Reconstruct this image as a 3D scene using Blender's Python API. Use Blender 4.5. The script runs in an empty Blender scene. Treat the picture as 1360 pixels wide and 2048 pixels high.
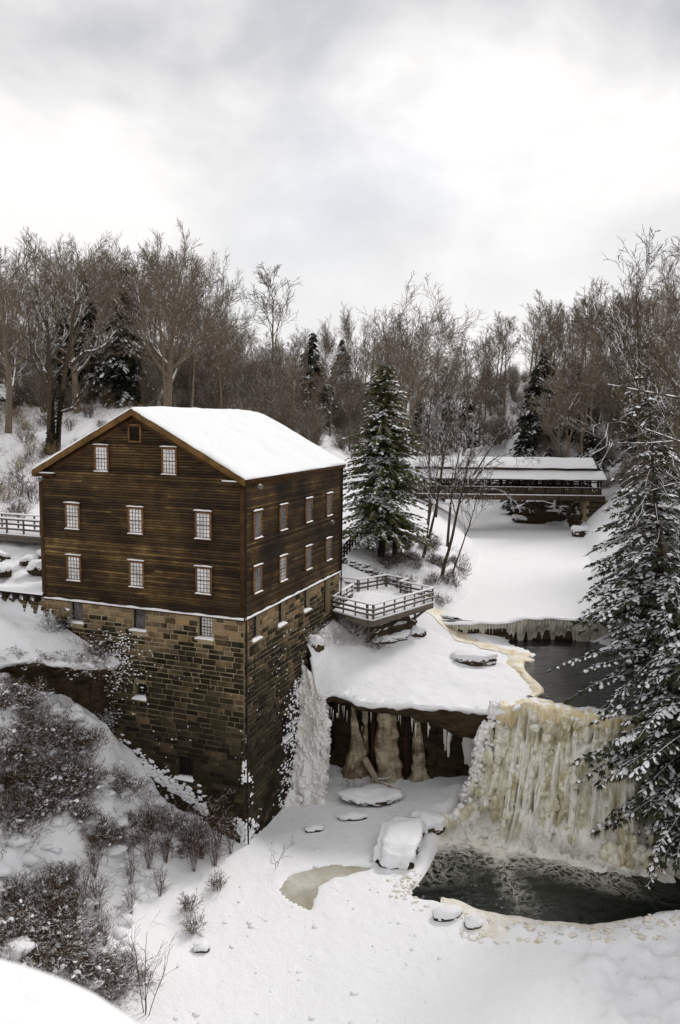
import bpy, math, random
import numpy as np
from math import sin, cos, pi, radians
from mathutils import Matrix, Vector

random.seed(7)
rng = np.random.default_rng(7)
sc = bpy.context.scene
COL = sc.collection

# ------------------------------------------------------------------ camera
HC = 22.9
PT, RO, FPX = -0.1223, 0.0127, 1599.2
cF = np.array([0, cos(PT), sin(PT)]); cU = np.array([0, -sin(PT), cos(PT)]); cR = np.array([1.0, 0, 0])
EYE = np.array([0, 0, HC])
r_ax = cR * cos(RO) + cU * sin(RO); u_ax = cU * cos(RO) - cR * sin(RO)
cam = bpy.data.cameras.new('camera'); camo = bpy.data.objects.new('camera', cam); COL.objects.link(camo)
camo.matrix_world = Matrix(((r_ax[0], u_ax[0], -cF[0], 0), (r_ax[1], u_ax[1], -cF[1], 0), (r_ax[2], u_ax[2], -cF[2], HC), (0, 0, 0, 1)))
cam.sensor_fit = 'VERTICAL'; cam.sensor_height = 24; cam.lens = FPX * 24 / 2048
cam.clip_start = 0.05; cam.clip_end = 3000
cam.dof.use_dof = True; cam.dof.focus_distance = 45; cam.dof.aperture_fstop = 4.5
sc.camera = camo

# ------------------------------------------------------------------ world and sun
SUN_EL, SUN_AZ = radians(42), radians(34)          # azimuth measured from +Y towards +X
w = bpy.data.worlds.new('World'); sc.world = w; w.use_nodes = True
nt = w.node_tree; nt.nodes.clear()
def N(tree, t, **kw):
    n = tree.nodes.new(t)
    for k, v in kw.items(): setattr(n, k, v)
    return n
out = N(nt, 'ShaderNodeOutputWorld')
sky = N(nt, 'ShaderNodeTexSky', sky_type='NISHITA', sun_disc=False, sun_elevation=SUN_EL, sun_rotation=SUN_AZ)
sky.air_density = 1.0; sky.dust_density = 2.0
bg1 = N(nt, 'ShaderNodeBackground'); bg1.inputs[1].default_value = 0.1
nt.links.new(sky.outputs[0], bg1.inputs[0])
tc = N(nt, 'ShaderNodeTexCoord')
mp = N(nt, 'ShaderNodeMapping'); mp.inputs['Scale'].default_value = (1.0, 1.0, 1.7); mp.inputs['Location'].default_value = (0.35, 0.2, 0.15)
nt.links.new(tc.outputs['Generated'], mp.inputs[0])
n1 = N(nt, 'ShaderNodeTexNoise'); n1.inputs['Scale'].default_value = 2.9; n1.inputs['Detail'].default_value = 9; n1.inputs['Roughness'].default_value = 0.52; n1.inputs['Distortion'].default_value = 0.25
n2 = N(nt, 'ShaderNodeTexNoise'); n2.inputs['Scale'].default_value = 2.6; n2.inputs['Detail'].default_value = 6; n2.inputs['Roughness'].default_value = 0.5
nt.links.new(mp.outputs[0], n1.inputs['Vector']); nt.links.new(tc.outputs['Generated'], n2.inputs['Vector'])
def ramp(tree, src, stops, interp='LINEAR'):
    r = N(tree, 'ShaderNodeValToRGB'); r.color_ramp.interpolation = interp
    e = r.color_ramp.elements
    while len(e) < len(stops): e.new(0.5)
    for el, (p, c) in zip(e, stops):
        el.position = p; el.color = (c[0], c[1], c[2], 1) if isinstance(c, (tuple, list)) else (c, c, c, 1)
    tree.links.new(src, r.inputs[0]); return r
cloud = ramp(nt, n1.outputs['Fac'], [(0.33, (0.47, 0.485, 0.525)), (0.43, (0.62, 0.62, 0.64)), (0.52, (0.77, 0.76, 0.76)), (0.62, (0.95, 0.94, 0.93))])
cover = ramp(nt, n2.outputs['Fac'], [(0.30, 0.72), (0.5, 1.0)])
# the overcast brightens towards the horizon
sep = N(nt, 'ShaderNodeSeparateXYZ'); nt.links.new(tc.outputs['Generated'], sep.inputs[0])
hz = ramp(nt, sep.outputs['Z'], [(0.0, 0.8), (0.14, 0.66), (0.27, 0.30), (0.40, 0.0)])
hm = N(nt, 'ShaderNodeMixRGB'); hm.inputs['Color2'].default_value = (0.82, 0.812, 0.812, 1)
nt.links.new(hz.outputs[0], hm.inputs[0]); nt.links.new(cloud.outputs[0], hm.inputs['Color1'])
bg2 = N(nt, 'ShaderNodeBackground'); nt.links.new(hm.outputs[0], bg2.inputs[0])
mx = N(nt, 'ShaderNodeMixShader')
nt.links.new(cover.outputs[0], mx.inputs[0]); nt.links.new(bg1.outputs[0], mx.inputs[1]); nt.links.new(bg2.outputs[0], mx.inputs[2])
nt.links.new(mx.outputs[0], out.inputs[0])
sl = bpy.data.lights.new('sun', 'SUN'); sl.energy = 1.7; sl.angle = radians(10); sl.color = (1, 0.97, 0.93)
so = bpy.data.objects.new('sun', sl); COL.objects.link(so)
sd = Vector((sin(SUN_AZ) * cos(SUN_EL), cos(SUN_AZ) * cos(SUN_EL), sin(SUN_EL)))
so.rotation_euler = sd.to_track_quat('Z', 'Y').to_euler()
so.location = (40, 60, 80)
sc.view_settings.view_transform = 'Standard'; sc.view_settings.look = 'None'; sc.view_settings.gamma = 1; sc.view_settings.exposure = 0.18
sc.view_settings.use_curve_mapping = False
sc.cycles.use_denoising = True
sc.cycles.max_bounces = 6; sc.cycles.diffuse_bounces = 3; sc.cycles.glossy_bounces = 2; sc.cycles.transparent_max_bounces = 6

# ------------------------------------------------------------------ noise helpers (numpy)
_perm = rng.permutation(512)
_perm = np.concatenate([_perm, _perm, _perm])
_val = rng.random(512) * 2 - 1
def vnoise(x, y, z=0.0):
    x, y, z = np.broadcast_arrays(np.asarray(x, float), np.asarray(y, float), np.asarray(z, float))
    xi = np.floor(x).astype(int); yi = np.floor(y).astype(int); zi = np.floor(z).astype(int)
    fx, fy, fz = x - xi, y - yi, z - zi
    fx = fx * fx * (3 - 2 * fx); fy = fy * fy * (3 - 2 * fy); fz = fz * fz * (3 - 2 * fz)
    def g(a, b, c): return _val[_perm[(_perm[(_perm[(xi + a) & 511] + yi + b) & 511] + zi + c) & 511]]
    def l(a, b, t): return a + (b - a) * t
    return l(l(l(g(0, 0, 0), g(1, 0, 0), fx), l(g(0, 1, 0), g(1, 1, 0), fx), fy), l(l(g(0, 0, 1), g(1, 0, 1), fx), l(g(0, 1, 1), g(1, 1, 1), fx), fy), fz)
def fbm(x, y, z=0.0, o=4):
    s = 0; a = 1.0; f = 1.0
    for i in range(o):
        s = s + a * vnoise(np.asarray(x) * f + 17.3 * i, np.asarray(y) * f - 9.1 * i, np.asarray(z) * f + 3.7 * i); a *= .5; f *= 2.03
    return s
def sstep(a, b, x):
    t = np.clip((x - a) / (b - a), 0, 1); return t * t * (3 - 2 * t)
def poly_sd(px, py, poly):
    """signed distance to a closed polygon, negative inside"""
    px = np.asarray(px, float); py = np.asarray(py, float)
    d = np.full(px.shape, 1e9); ins = np.zeros(px.shape, bool); n = len(poly)
    for i in range(n):
        ax, ay = poly[i]; bx, by = poly[(i + 1) % n]
        ex, ey = bx - ax, by - ay; wx, wy = px - ax, py - ay
        t = np.clip((wx * ex + wy * ey) / (ex * ex + ey * ey + 1e-12), 0, 1)
        d = np.minimum(d, (wx - ex * t) ** 2 + (wy - ey * t) ** 2)
        c = ((ay > py) != (by > py)) & (px < (bx - ax) * (py - ay) / (by - ay + 1e-12) + ax)
        ins ^= c
    d = np.sqrt(d); return np.where(ins, -d, d)
def smooth_poly(p, it=2):
    p = [tuple(q) for q in p]
    for _ in range(it):
        q = []
        for i in range(len(p)):
            a, b = p[i], p[(i + 1) % len(p)]
            q += [(a[0] * .75 + b[0] * .25, a[1] * .75 + b[1] * .25), (a[0] * .25 + b[0] * .75, a[1] * .25 + b[1] * .75)]
        p = q
    return p
def polyline(pts, step):
    pts = np.array(pts, float); seg = np.linalg.norm(np.diff(pts, axis=0), axis=1); s = np.concatenate([[0], np.cumsum(seg)])
    n = max(2, int(s[-1] / step) + 1); q = np.linspace(0, s[-1], n)
    return np.stack([np.interp(q, s, pts[:, k]) for k in range(pts.shape[1])], 1)

# ------------------------------------------------------------------ mesh builder
class MB:
    def __init__(s): s.v = []; s.f = []; s.n = 0; s.m = []; s.c = []
    def add(s, v, f, mi=0, col=None):
        v = np.asarray(v, float).reshape(-1, 3); f = np.asarray(f, int)
        if len(f) == 0: return s
        s.v.append(v); s.f.append(f + s.n); s.m.append(np.full(len(f), mi)); s.n += len(v)
        if col is not None: s.c.append(np.broadcast_to(np.asarray(col, float), (len(v),)))
        elif s.c or False: s.c.append(np.full(len(v), .5))
        return s
    def data(s, name, mats, org=(0, 0, 0), smooth=False):
        me = bpy.data.meshes.new(name)
        if s.n:
            V = np.concatenate(s.v) - np.array(org, float)
            loops = np.concatenate([f.ravel() for f in s.f]); tot = np.concatenate([np.full(len(f), f.shape[1]) for f in s.f])
            st = np.concatenate([[0], np.cumsum(tot)[:-1]])
            me.vertices.add(len(V)); me.vertices.foreach_set('co', V.ravel())
            me.loops.add(len(loops)); me.loops.foreach_set('vertex_index', loops.astype(np.int32))
            me.polygons.add(len(tot)); me.polygons.foreach_set('loop_start', st.astype(np.int32)); me.polygons.foreach_set('loop_total', tot.astype(np.int32))
            me.polygons.foreach_set('material_index', np.concatenate(s.m).astype(np.int32))
            if smooth: me.polygons.foreach_set('use_smooth', np.ones(len(tot), bool))
            if s.c and sum(len(c) for c in s.c) == len(V):
                a = me.attributes.new('tone', 'FLOAT', 'POINT'); a.data.foreach_set('value', np.concatenate(s.c))
            me.update(calc_edges=True); me.validate()
        for m in (mats if isinstance(mats, (list, tuple)) else [mats]): me.materials.append(m)
        return me
    def build(s, name, mats, parent=None, org=None, smooth=False):
        if org is None: org = ORG.get(root_of(parent).name, (0, 0, 0)) if parent else (0, 0, 0)
        o = bpy.data.objects.new(name, s.data(name, mats, org, smooth)); COL.objects.link(o)
        if parent: o.parent = parent
        else: o.location = org; ORG[o.name] = tuple(org)
        return o
ORG = {}
def root_of(o):
    while o.parent: o = o.parent
    return o
def tag(o, label, cat, group=None, kind=None):
    o['label'] = label; o['category'] = cat
    if group: o['group'] = group
    if kind: o['kind'] = kind
    return o
def thing(name, label, cat, loc=(0, 0, 0), group=None):
    o = bpy.data.objects.new(name, None); COL.objects.link(o); o.location = [float(q) for q in loc]; o.empty_display_size = .3
    ORG[o.name] = tuple(float(q) for q in loc)
    return tag(o, label, cat, group)
def structure(o, label=None):
    o['kind'] = 'structure'
    if label: o['label'] = label
    return o
def dup(root, loc, rz=0.0, scale=1.0, label=None, group=None, tilt=(0, 0)):
    r = root.copy(); COL.objects.link(r); r.location = [float(q) for q in loc]; r.rotation_euler = (tilt[0], tilt[1], rz)
    r.scale = (scale,) * 3 if not isinstance(scale, (tuple, list)) else scale
    if label: r['label'] = label
    if group: r['group'] = group
    for ch in root.children:
        c = ch.copy(); COL.objects.link(c); c.parent = r
        for g in ch.children:
            d = g.copy(); COL.objects.link(d); d.parent = c
    return r
BOXF = np.array([[0, 1, 3, 2], [4, 6, 7, 5], [0, 4, 5, 1], [2, 3, 7, 6], [0, 2, 6, 4], [1, 5, 7, 3]])
def obox(mb, o, a, b, c, mi=0, col=None):
    """box from corner o along the vectors a, b, c"""
    o, a, b, c = [np.array(q, float) for q in (o, a, b, c)]
    v = [o + i * a + j * b + k * c for i in (0, 1) for j in (0, 1) for k in (0, 1)]
    if np.dot(np.cross(a, b), c) < 0: f = BOXF
    else: f = BOXF[:, ::-1]
    return mb.add(v, f[:, ::-1], mi, col)
def box(mb, x0, x1, y0, y1, z0, z1, mi=0, col=None): return obox(mb, (x0, y0, z0), (x1 - x0, 0, 0), (0, y1 - y0, 0), (0, 0, z1 - z0), mi, col)
def bar(mb, p, q, wd, ht, up=(0, 0, 1), mi=0, col=None):
    """rectangular bar from p to q, centred"""
    p = np.array(p, float); q = np.array(q, float); d = q - p
    s = np.cross(d, up); L = np.linalg.norm(s)
    s = np.array([1.0, 0, 0]) if L < 1e-6 else s / L
    u = np.cross(s, d); u = u / np.linalg.norm(u)
    return obox(mb, p - s * wd / 2 - u * ht / 2, d, s * wd, u * ht, mi, col)
def segs(mb, P, Q, rp, rq, k=3, mi=0, col=None, cap=False):
    """many independent tapered tubes at once"""
    P = np.asarray(P, float).reshape(-1, 3); Q = np.asarray(Q, float).reshape(-1, 3); n = len(P)
    if n == 0: return
    rp = np.broadcast_to(np.asarray(rp, float), (n,)); rq = np.broadcast_to(np.asarray(rq, float), (n,))
    d = Q - P; L = np.linalg.norm(d, axis=1, keepdims=True); d = d / np.maximum(L, 1e-9)
    ref = np.where(np.abs(d[:, 2:3]) > .98, np.array([[1.0, 0, 0]]), np.array([[0, 0, 1.0]]))
    a = np.cross(d, ref); a /= np.linalg.norm(a, axis=1, keepdims=True); b = np.cross(a, d)
    ang = np.arange(k) * 2 * pi / k + (pi / 2 - pi / k)
    ring = a[:, None, :] * np.cos(ang)[None, :, None] + b[:, None, :] * np.sin(ang)[None, :, None]
    v = np.concatenate([P[:, None] + ring * rp[:, None, None], Q[:, None] + ring * rq[:, None, None]], 1)
    i = np.arange(k); j = (i + 1) % k
    f = np.stack([i, j, j + k, i + k], 1)
    F = (f[None] + (np.arange(n) * 2 * k)[:, None, None]).reshape(-1, 4)
    mb.add(v.reshape(-1, 3), F[:, ::-1] if False else F, mi, None if col is None else col)
def tube(mb, pts, rads, k=6, mi=0, col=None):
    pts = np.asarray(pts, float); rads = np.broadcast_to(np.asarray(rads, float), (len(pts),)); n = len(pts)
    t = np.gradient(pts, axis=0); t /= np.linalg.norm(t, axis=1, keepdims=True) + 1e-12
    ref = np.array([0, 0, 1.0]) if abs(t[:, 2]).mean() < .8 else np.array([1.0, 0, 0])
    a = np.cross(t, ref); a /= np.linalg.norm(a, axis=1, keepdims=True) + 1e-12; b = np.cross(a, t)
    ang = np.arange(k) * 2 * pi / k
    v = pts[:, None] + (a[:, None] * np.cos(ang)[None, :, None] + b[:, None] * np.sin(ang)[None, :, None]) * rads[:, None, None]
    i = np.arange(k); j = (i + 1) % k; f = np.stack([i, j, j + k, i + k], 1)
    F = (f[None] + (np.arange(n - 1) * k)[:, None, None]).reshape(-1, 4)
    mb.add(v.reshape(-1, 3), F, mi, col)
    mb.add(v[-1], [list(range(k))], mi, col); mb.add(v[0], [list(range(k))[::-1]], mi, col)
def grid(mb, V, mi=0, col=None, flip=False, mask=None):
    """V: (n, m, 3)"""
    n, m = V.shape[:2]; idx = np.arange(n * m).reshape(n, m)
    f = np.stack([idx[:-1, :-1], idx[:-1, 1:], idx[1:, 1:], idx[1:, :-1]], -1)
    if flip: f = f[..., ::-1]
    f = f.reshape(-1, 4)
    if mask is not None: f = f[mask.ravel()]
    mb.add(V.reshape(-1, 3), f, mi, col)
def icos(sub=2):
    import bmesh
    bm = bmesh.new(); bmesh.ops.create_icosphere(bm, subdivisions=sub, radius=1)
    v = np.array([q.co[:] for q in bm.verts]); f = np.array([[q.index for q in p.verts] for p in bm.faces]); bm.free(); return v, f
ICO = {k: icos(k) for k in (1, 2, 3, 4, 5)}
def blob(mb, c, r, sub=2, amp=.25, fq=1.5, seed=0, mi=0, flat=None, col=None):
    v, f = ICO[sub]; r = np.array(r, float) * np.ones(3)
    d = 1 + amp * fbm(v[:, 0] * fq + seed * 7.1, v[:, 1] * fq - seed * 3.3, v[:, 2] * fq + seed, 3)
    p = v * d[:, None] * r
    if flat is not None: p[:, 2] = np.maximum(p[:, 2], flat)
    return mb.add(p + np.array(c, float), f, mi, col)

# ------------------------------------------------------------------ materials
def newmat(name):
    m = bpy.data.materials.new(name); m.use_nodes = True; t = m.node_tree; t.nodes.clear()
    o = N(t, 'ShaderNodeOutputMaterial'); b = N(t, 'ShaderNodeBsdfPrincipled'); t.links.new(b.outputs[0], o.inputs[0])
    b.inputs['Specular IOR Level'].default_value = .1
    return m, t, b
def coords(t, scale=(1, 1, 1), obj=False):
    if obj:
        c = N(t, 'ShaderNodeTexCoord'); src = c.outputs['Object']
    else:
        c = N(t, 'ShaderNodeNewGeometry'); src = c.outputs['Position']
    m = N(t, 'ShaderNodeMapping'); m.inputs['Scale'].default_value = scale; t.links.new(src, m.inputs[0]); return m.outputs[0]
def noise(t, vec, scale, detail=5, rough=.55, dist=0.0):
    n = N(t, 'ShaderNodeTexNoise'); n.inputs['Scale'].default_value = scale; n.inputs['Detail'].default_value = detail
    n.inputs['Roughness'].default_value = rough; n.inputs['Distortion'].default_value = dist
    t.links.new(vec, n.inputs['Vector']); return n.outputs['Fac']
def mix(t, fac, a, b, mode='MIX'):
    m = N(t, 'ShaderNodeMixRGB', blend_type=mode)
    for s, k in ((fac, 0), (a, 1), (b, 2)):
        if isinstance(s, (int, float)): m.inputs[k].default_value = s if k == 0 else (s, s, s, 1)
        elif isinstance(s, tuple): m.inputs[k].default_value = (*s[:3], 1)
        else: t.links.new(s, m.inputs[k])
    return m.outputs[0]
def math_(t, op, a, b=0.0, clamp=False):
    m = N(t, 'ShaderNodeMath', operation=op); m.use_clamp = clamp
    for s, k in ((a, 0), (b, 1)):
        if isinstance(s, (int, float)): m.inputs[k].default_value = s
        else: t.links.new(s, m.inputs[k])
    return m.outputs[0]
def bump(t, b, h, strength=.3, dist=.05):
    n = N(t, 'ShaderNodeBump'); n.inputs['Strength'].default_value = strength; n.inputs['Distance'].default_value = dist
    t.links.new(h, n.inputs['Height']); t.links.new(n.outputs[0], b.inputs['Normal'])
def upness(t, vec, lo, hi, nscale, amp=.5):
    """0..1 where snow lies: faces that look up, broken by noise"""
    g = N(t, 'ShaderNodeNewGeometry'); s = N(t, 'ShaderNodeSeparateXYZ'); t.links.new(g.outputs['True Normal'], s.inputs[0])
    n = noise(t, vec, nscale, 3)
    v = math_(t, 'ADD', s.outputs['Z'], math_(t, 'MULTIPLY', math_(t, 'SUBTRACT', n, .5), amp * 2))
    r = ramp(t, v, [(lo, 0.0), (hi, 1.0)]); return r.outputs[0]
SNOWC = (0.86, 0.86, 0.875)
def M_snow(name='snow', c=SNOWC, bs=1.0):
    m, t, b = newmat(name); v = coords(t)
    n = noise(t, v, .5, 4); col = mix(t, n, (c[0] * .96, c[1] * .955, c[2] * .945), c)
    t.links.new(col, b.inputs['Base Color']); b.inputs['Roughness'].default_value = .75; b.inputs['Specular IOR Level'].default_value = .15
    n2 = noise(t, v, 2.2, 8, .65); n3 = noise(t, v, 14, 3, .6)
    bump(t, b, math_(t, 'ADD', n2, math_(t, 'MULTIPLY', n3, .22)), .55 * bs, .22); return m
def M_plain(name, a, b_, scale=3.0, rough=.85, bumps=.3, bd=.03, stretch=(1, 1, 1), detail=6, obj=False):
    m, t, b = newmat(name); v = coords(t, stretch, obj); n = noise(t, v, scale, detail, .6)
    r = ramp(t, n, [(.3, a), (.7, b_)]); t.links.new(r.outputs[0], b.inputs['Base Color'])
    b.inputs['Roughness'].default_value = rough; bump(t, b, n, bumps, bd); return m
def M_bark(name, a, b_, snow=None, scale=6.0, sn=2.0):
    m, t, b = newmat(name); v = coords(t); n = noise(t, v, scale, 5, .6)
    c = ramp(t, n, [(.3, a), (.7, b_)]).outputs[0]
    if snow: c = mix(t, upness(t, v, snow, snow + .12, sn, .55), c, SNOWC)
    t.links.new(c, b.inputs['Base Color']); b.inputs['Roughness'].default_value = .9; b.inputs['Specular IOR Level'].default_value = .1
    bump(t, b, n, .4, .03); return m
SNOW = M_snow(); SNOW_ROOF = M_snow('roof_snow', (0.83, 0.835, 0.85), .8)
# siding: weathered brown boards, tone attribute per board
def M_siding():
    m, t, b = newmat('weathered_clapboard'); v = coords(t, (1, 1, 7)); n = noise(t, v, 1.1, 8, .65)
    v2 = coords(t, (1, 1, 1)); big = noise(t, v2, .35, 5, .6); fine = noise(t, coords(t, (3, 3, 40)), 2.0, 4, .6)
    a = N(t, 'ShaderNodeAttribute'); a.attribute_name = 'tone'
    s = math_(t, 'ADD', math_(t, 'ADD', math_(t, 'MULTIPLY', n, .32), math_(t, 'MULTIPLY', big, .73)), math_(t, 'ADD', math_(t, 'MULTIPLY', fine, .3), math_(t, 'MULTIPLY', math_(t, 'SUBTRACT', a.outputs['Fac'], .5), .17)))
    r = ramp(t, s, [(.48, (.014, .0095, .006)), (.64, (.038, .024, .013)), (.77, (.095, .058, .024)), (.90, (.28, .18, .075))])
    t.links.new(r.outputs[0], b.inputs['Base Color']); b.inputs['Roughness'].default_value = .6; bump(t, b, fine, .3, .02); return m
SIDING = M_siding()
TRIM = M_plain('brown_trim_board', (.028, .014, .007), (.085, .042, .015), 2.5, .7, .2, .02, (1, 1, 1))
RAKE = M_plain('rake_board', (.07, .036, .013), (.19, .105, .035), 2.0, .7, .2, .02)
FRAME = M_plain('window_frame_wood', (.09, .042, .017), (.22, .115, .05), 4.0, .7, .2, .02)
BAR = M_plain('sash_bar_paint', (.10, .085, .07), (.22, .19, .16), 6.0, .6)
DARKWOOD = M_plain('dark_wood', (.012, .009, .007), (.035, .025, .018), 3.0, .8)
GREYWOOD = M_plain('grey_weathered_wood', (.075, .062, .05), (.19, .16, .13), 4.0, .85, .3, .02, (1, 1, 4))
BROWNWOOD = M_plain('bridge_brown_wood', (.04, .028, .02), (.115, .08, .058), 2.0, .8)
def M_pane(name, a, b_, sc_=1.2, rough=.12):
    m, t, b = newmat(name); v = coords(t); n = noise(t, v, sc_, 3); r = ramp(t, n, [(.35, a), (.65, b_)]); t.links.new(r.outputs[0], b.inputs['Base Color'])
    b.inputs['Roughness'].default_value = rough; b.inputs['Specular IOR Level'].default_value = .6; bump(t, b, noise(t, v, 3, 2), .05, .05); return m
PANE_WHITE = M_pane('white_glass', (.46, .45, .44), (.80, .78, .76), 1.7)  # off-white panes, mottled grey by noise
PANE_GREY = M_pane('grey_glass', (.05, .05, .055), (.26, .25, .26), .9, .05)
PANE_DARK = M_pane('dark_glass', (.012, .012, .012), (.10, .095, .09), .8, .05)
IRON = M_plain('black_iron', (.01, .009, .008), (.03, .026, .022), 5.0, .6)
RUST = M_plain('rusty_iron', (.022, .011, .008), (.060, .026, .018), 5.0, .8)
LAMPG = M_plain('lamp_metal', (.08, .08, .08), (.25, .25, .25), 5.0, .3)
def M_stone():
    m, t, b = newmat('sandstone_block'); v = coords(t); a = N(t, 'ShaderNodeAttribute'); a.attribute_name = 'tone'
    n = noise(t, v, 2.5, 8, .65); fine = noise(t, v, 9, 5, .65); big = noise(t, v, .28, 4, .55)
    sx = N(t, 'ShaderNodeSeparateXYZ'); g = N(t, 'ShaderNodeNewGeometry'); t.links.new(g.outputs['Position'], sx.inputs[0])
    # clean tan stone just under the timber, soot and moss growing on the damp wall below
    dirt = math_(t, 'ADD', ramp(t, math_(t, 'DIVIDE', sx.outputs['Z'], 14.0), [(.35, 1.0), (.62, .95), (.78, .72), (.88, .28)]).outputs[0], math_(t, 'MULTIPLY', math_(t, 'SUBTRACT', big, .5), 1.3))
    dirt = math_(t, 'ADD', dirt, math_(t, 'MULTIPLY', math_(t, 'SUBTRACT', n, .5), .9))
    dirt = math_(t, 'ADD', dirt, math_(t, 'MULTIPLY', math_(t, 'SUBTRACT', .45, a.outputs['Fac']), .42))
    clean = ramp(t, a.outputs['Fac'], [(.0, (.10, .068, .036)), (.45, (.22, .15, .08)), (.75, (.30, .22, .125)), (1.0, (.34, .215, .10))]).outputs[0]
    clean = mix(t, fine, clean, mix(t, .5, clean, (.12, .09, .06)), 'MIX')
    dark = ramp(t, math_(t, 'ADD', math_(t, 'MULTIPLY', a.outputs['Fac'], .4), math_(t, 'MULTIPLY', fine, .6)), [(.25, (.010, .008, .005)), (.58, (.030, .024, .015)), (.85, (.085, .066, .038))]).outputs[0]
    dark = mix(t, ramp(t, noise(t, v, .55, 5), [(.5, 0.0), (.72, .5)]).outputs[0], dark, (.075, .068, .028))
    c = mix(t, ramp(t, dirt, [(.2, 0.0), (.75, 1.0)]).outputs[0], clean, dark)
    t.links.new(c, b.inputs['Base Color']); b.inputs['Roughness'].default_value = .9; bump(t, b, math_(t, 'ADD', n, math_(t, 'MULTIPLY', fine, .6)), .6, .06); return m
STONE = M_stone()
def M_mortar():
    m, t, b = newmat('lime_mortar'); v = coords(t); n = noise(t, v, 1.2, 6, .65); big = noise(t, v, .28, 4, .55)
    sx = N(t, 'ShaderNodeSeparateXYZ'); g = N(t, 'ShaderNodeNewGeometry'); t.links.new(g.outputs['Position'], sx.inputs[0])
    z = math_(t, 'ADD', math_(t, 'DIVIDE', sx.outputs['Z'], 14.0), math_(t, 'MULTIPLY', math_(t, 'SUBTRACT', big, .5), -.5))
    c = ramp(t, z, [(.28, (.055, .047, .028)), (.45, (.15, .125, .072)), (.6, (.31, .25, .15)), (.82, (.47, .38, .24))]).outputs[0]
    c = mix(t, n, mix(t, .6, c, (.02, .016, .01)), c); t.links.new(c, b.inputs['Base Color']); b.inputs['Roughness'].default_value = .95; bump(t, b, n, .4, .04); return m
MORTAR = M_mortar()
def M_rock(name, a, b_, snow=.62, nsc=1.2):
    m, t, b = newmat(name); v = coords(t, (1, 1, 2.6)); n = noise(t, v, 1.3, 9, .68, .4)
    c = ramp(t, n, [(.3, a), (.55, b_), (.8, tuple(min(1, q * 1.9) for q in b_))]).outputs[0]
    if snow: c = mix(t, upness(t, coords(t), snow, snow + .15, nsc * 2, .35), c, SNOWC)
    t.links.new(c, b.inputs['Base Color']); b.inputs['Roughness'].default_value = .85; bump(t, b, n, .9, .15); return m
ROCK = M_rock('dark_sandstone_ledge', (.012, .009, .006), (.06, .044, .026))
CAVE = M_rock('dark_cave_rock', (.008, .006, .004), (.045, .032, .018), None)  # darker rock without snow for the overhang
EARTH = M_rock('dark_earth_bank', (.012, .008, .005), (.05, .034, .02), .75)
def M_ice(name, stops, sc_=.8, rough=.35, snow=None, stretch=(1, 1, .45), sss=.0, bs=.5):
    m, t, b = newmat(name); v = coords(t, stretch); n = noise(t, v, sc_, 7, .6, .5); fine = noise(t, v, sc_ * 6, 5, .6)
    c = ramp(t, math_(t, 'ADD', math_(t, 'MULTIPLY', n, .8), math_(t, 'MULTIPLY', fine, .2)), stops).outputs[0]
    if snow: c = mix(t, upness(t, coords(t), snow, snow + .2, 3, .4), c, SNOWC)
    t.links.new(c, b.inputs['Base Color']); b.inputs['Roughness'].default_value = rough; b.inputs['Specular IOR Level'].default_value = .5
    if sss:
        b.inputs['Subsurface Weight'].default_value = sss; b.inputs['Subsurface Radius'].default_value = (.5, .45, .3); b.inputs['Subsurface Scale'].default_value = .3
    bump(t, b, math_(t, 'ADD', n, math_(t, 'MULTIPLY', fine, .4)), bs, .12); return m
ICE_FALL = M_ice('tannin_ice', [(.31, (.25, .21, .11)), (.41, (.50, .45, .29)), (.51, (.67, .64, .51)), (.64, (.82, .81, .76))], .8, .35, .80)
ICE_AMBER = M_ice('amber_ice', [(.3, (.44, .32, .13)), (.45, (.62, .50, .27)), (.58, (.74, .66, .46)), (.72, (.82, .79, .70))], 1.4, .35, .97, (1.5, 1.5, .5), 0, .9)
ICE_WHITE = M_ice('white_ice', [(.3, (.60, .57, .48)), (.5, (.76, .74, .69)), (.7, (.85, .85, .85))], .9, .4, .55)
ICE_CAVE = M_ice('brown_shaded_cave_ice', [(.32, (.05, .036, .022)), (.46, (.17, .128, .075)), (.6, (.38, .32, .21)), (.76, (.64, .61, .53))], .8, .3, None, (1, 1, 1.8))  # brown stained ice, its colour darkened further for the shade of the cave
ICE_FLAT = M_ice('thin_grey_ice', [(.3, (.26, .24, .18)), (.5, (.42, .40, .33)), (.7, (.62, .61, .57))], .5, .3, None, (1, 1, 1), 0, .1)
ICE_TAN = M_ice('tan_stained_ice', [(.28, (.50, .38, .20)), (.45, (.68, .58, .40)), (.6, (.80, .76, .68)), (.75, (.85, .85, .84))], 1.2, .55, None, (1, 1, 1), 0, .6)
ICE_RIM = M_ice('cream_rim_ice', [(.28, (.52, .43, .28)), (.42, (.70, .64, .52)), (.55, (.80, .78, .73)), (.68, (.86, .86, .86))], 1.6, .6, None, (1, 1, 1), 0, .8)
WHITEWATER = M_ice('white_water', [(.3, (.68, .65, .55)), (.5, (.80, .78, .71)), (.7, (.88, .87, .84))], 1.2, .5, None, (3, 3, .25), 0, .6)
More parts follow.
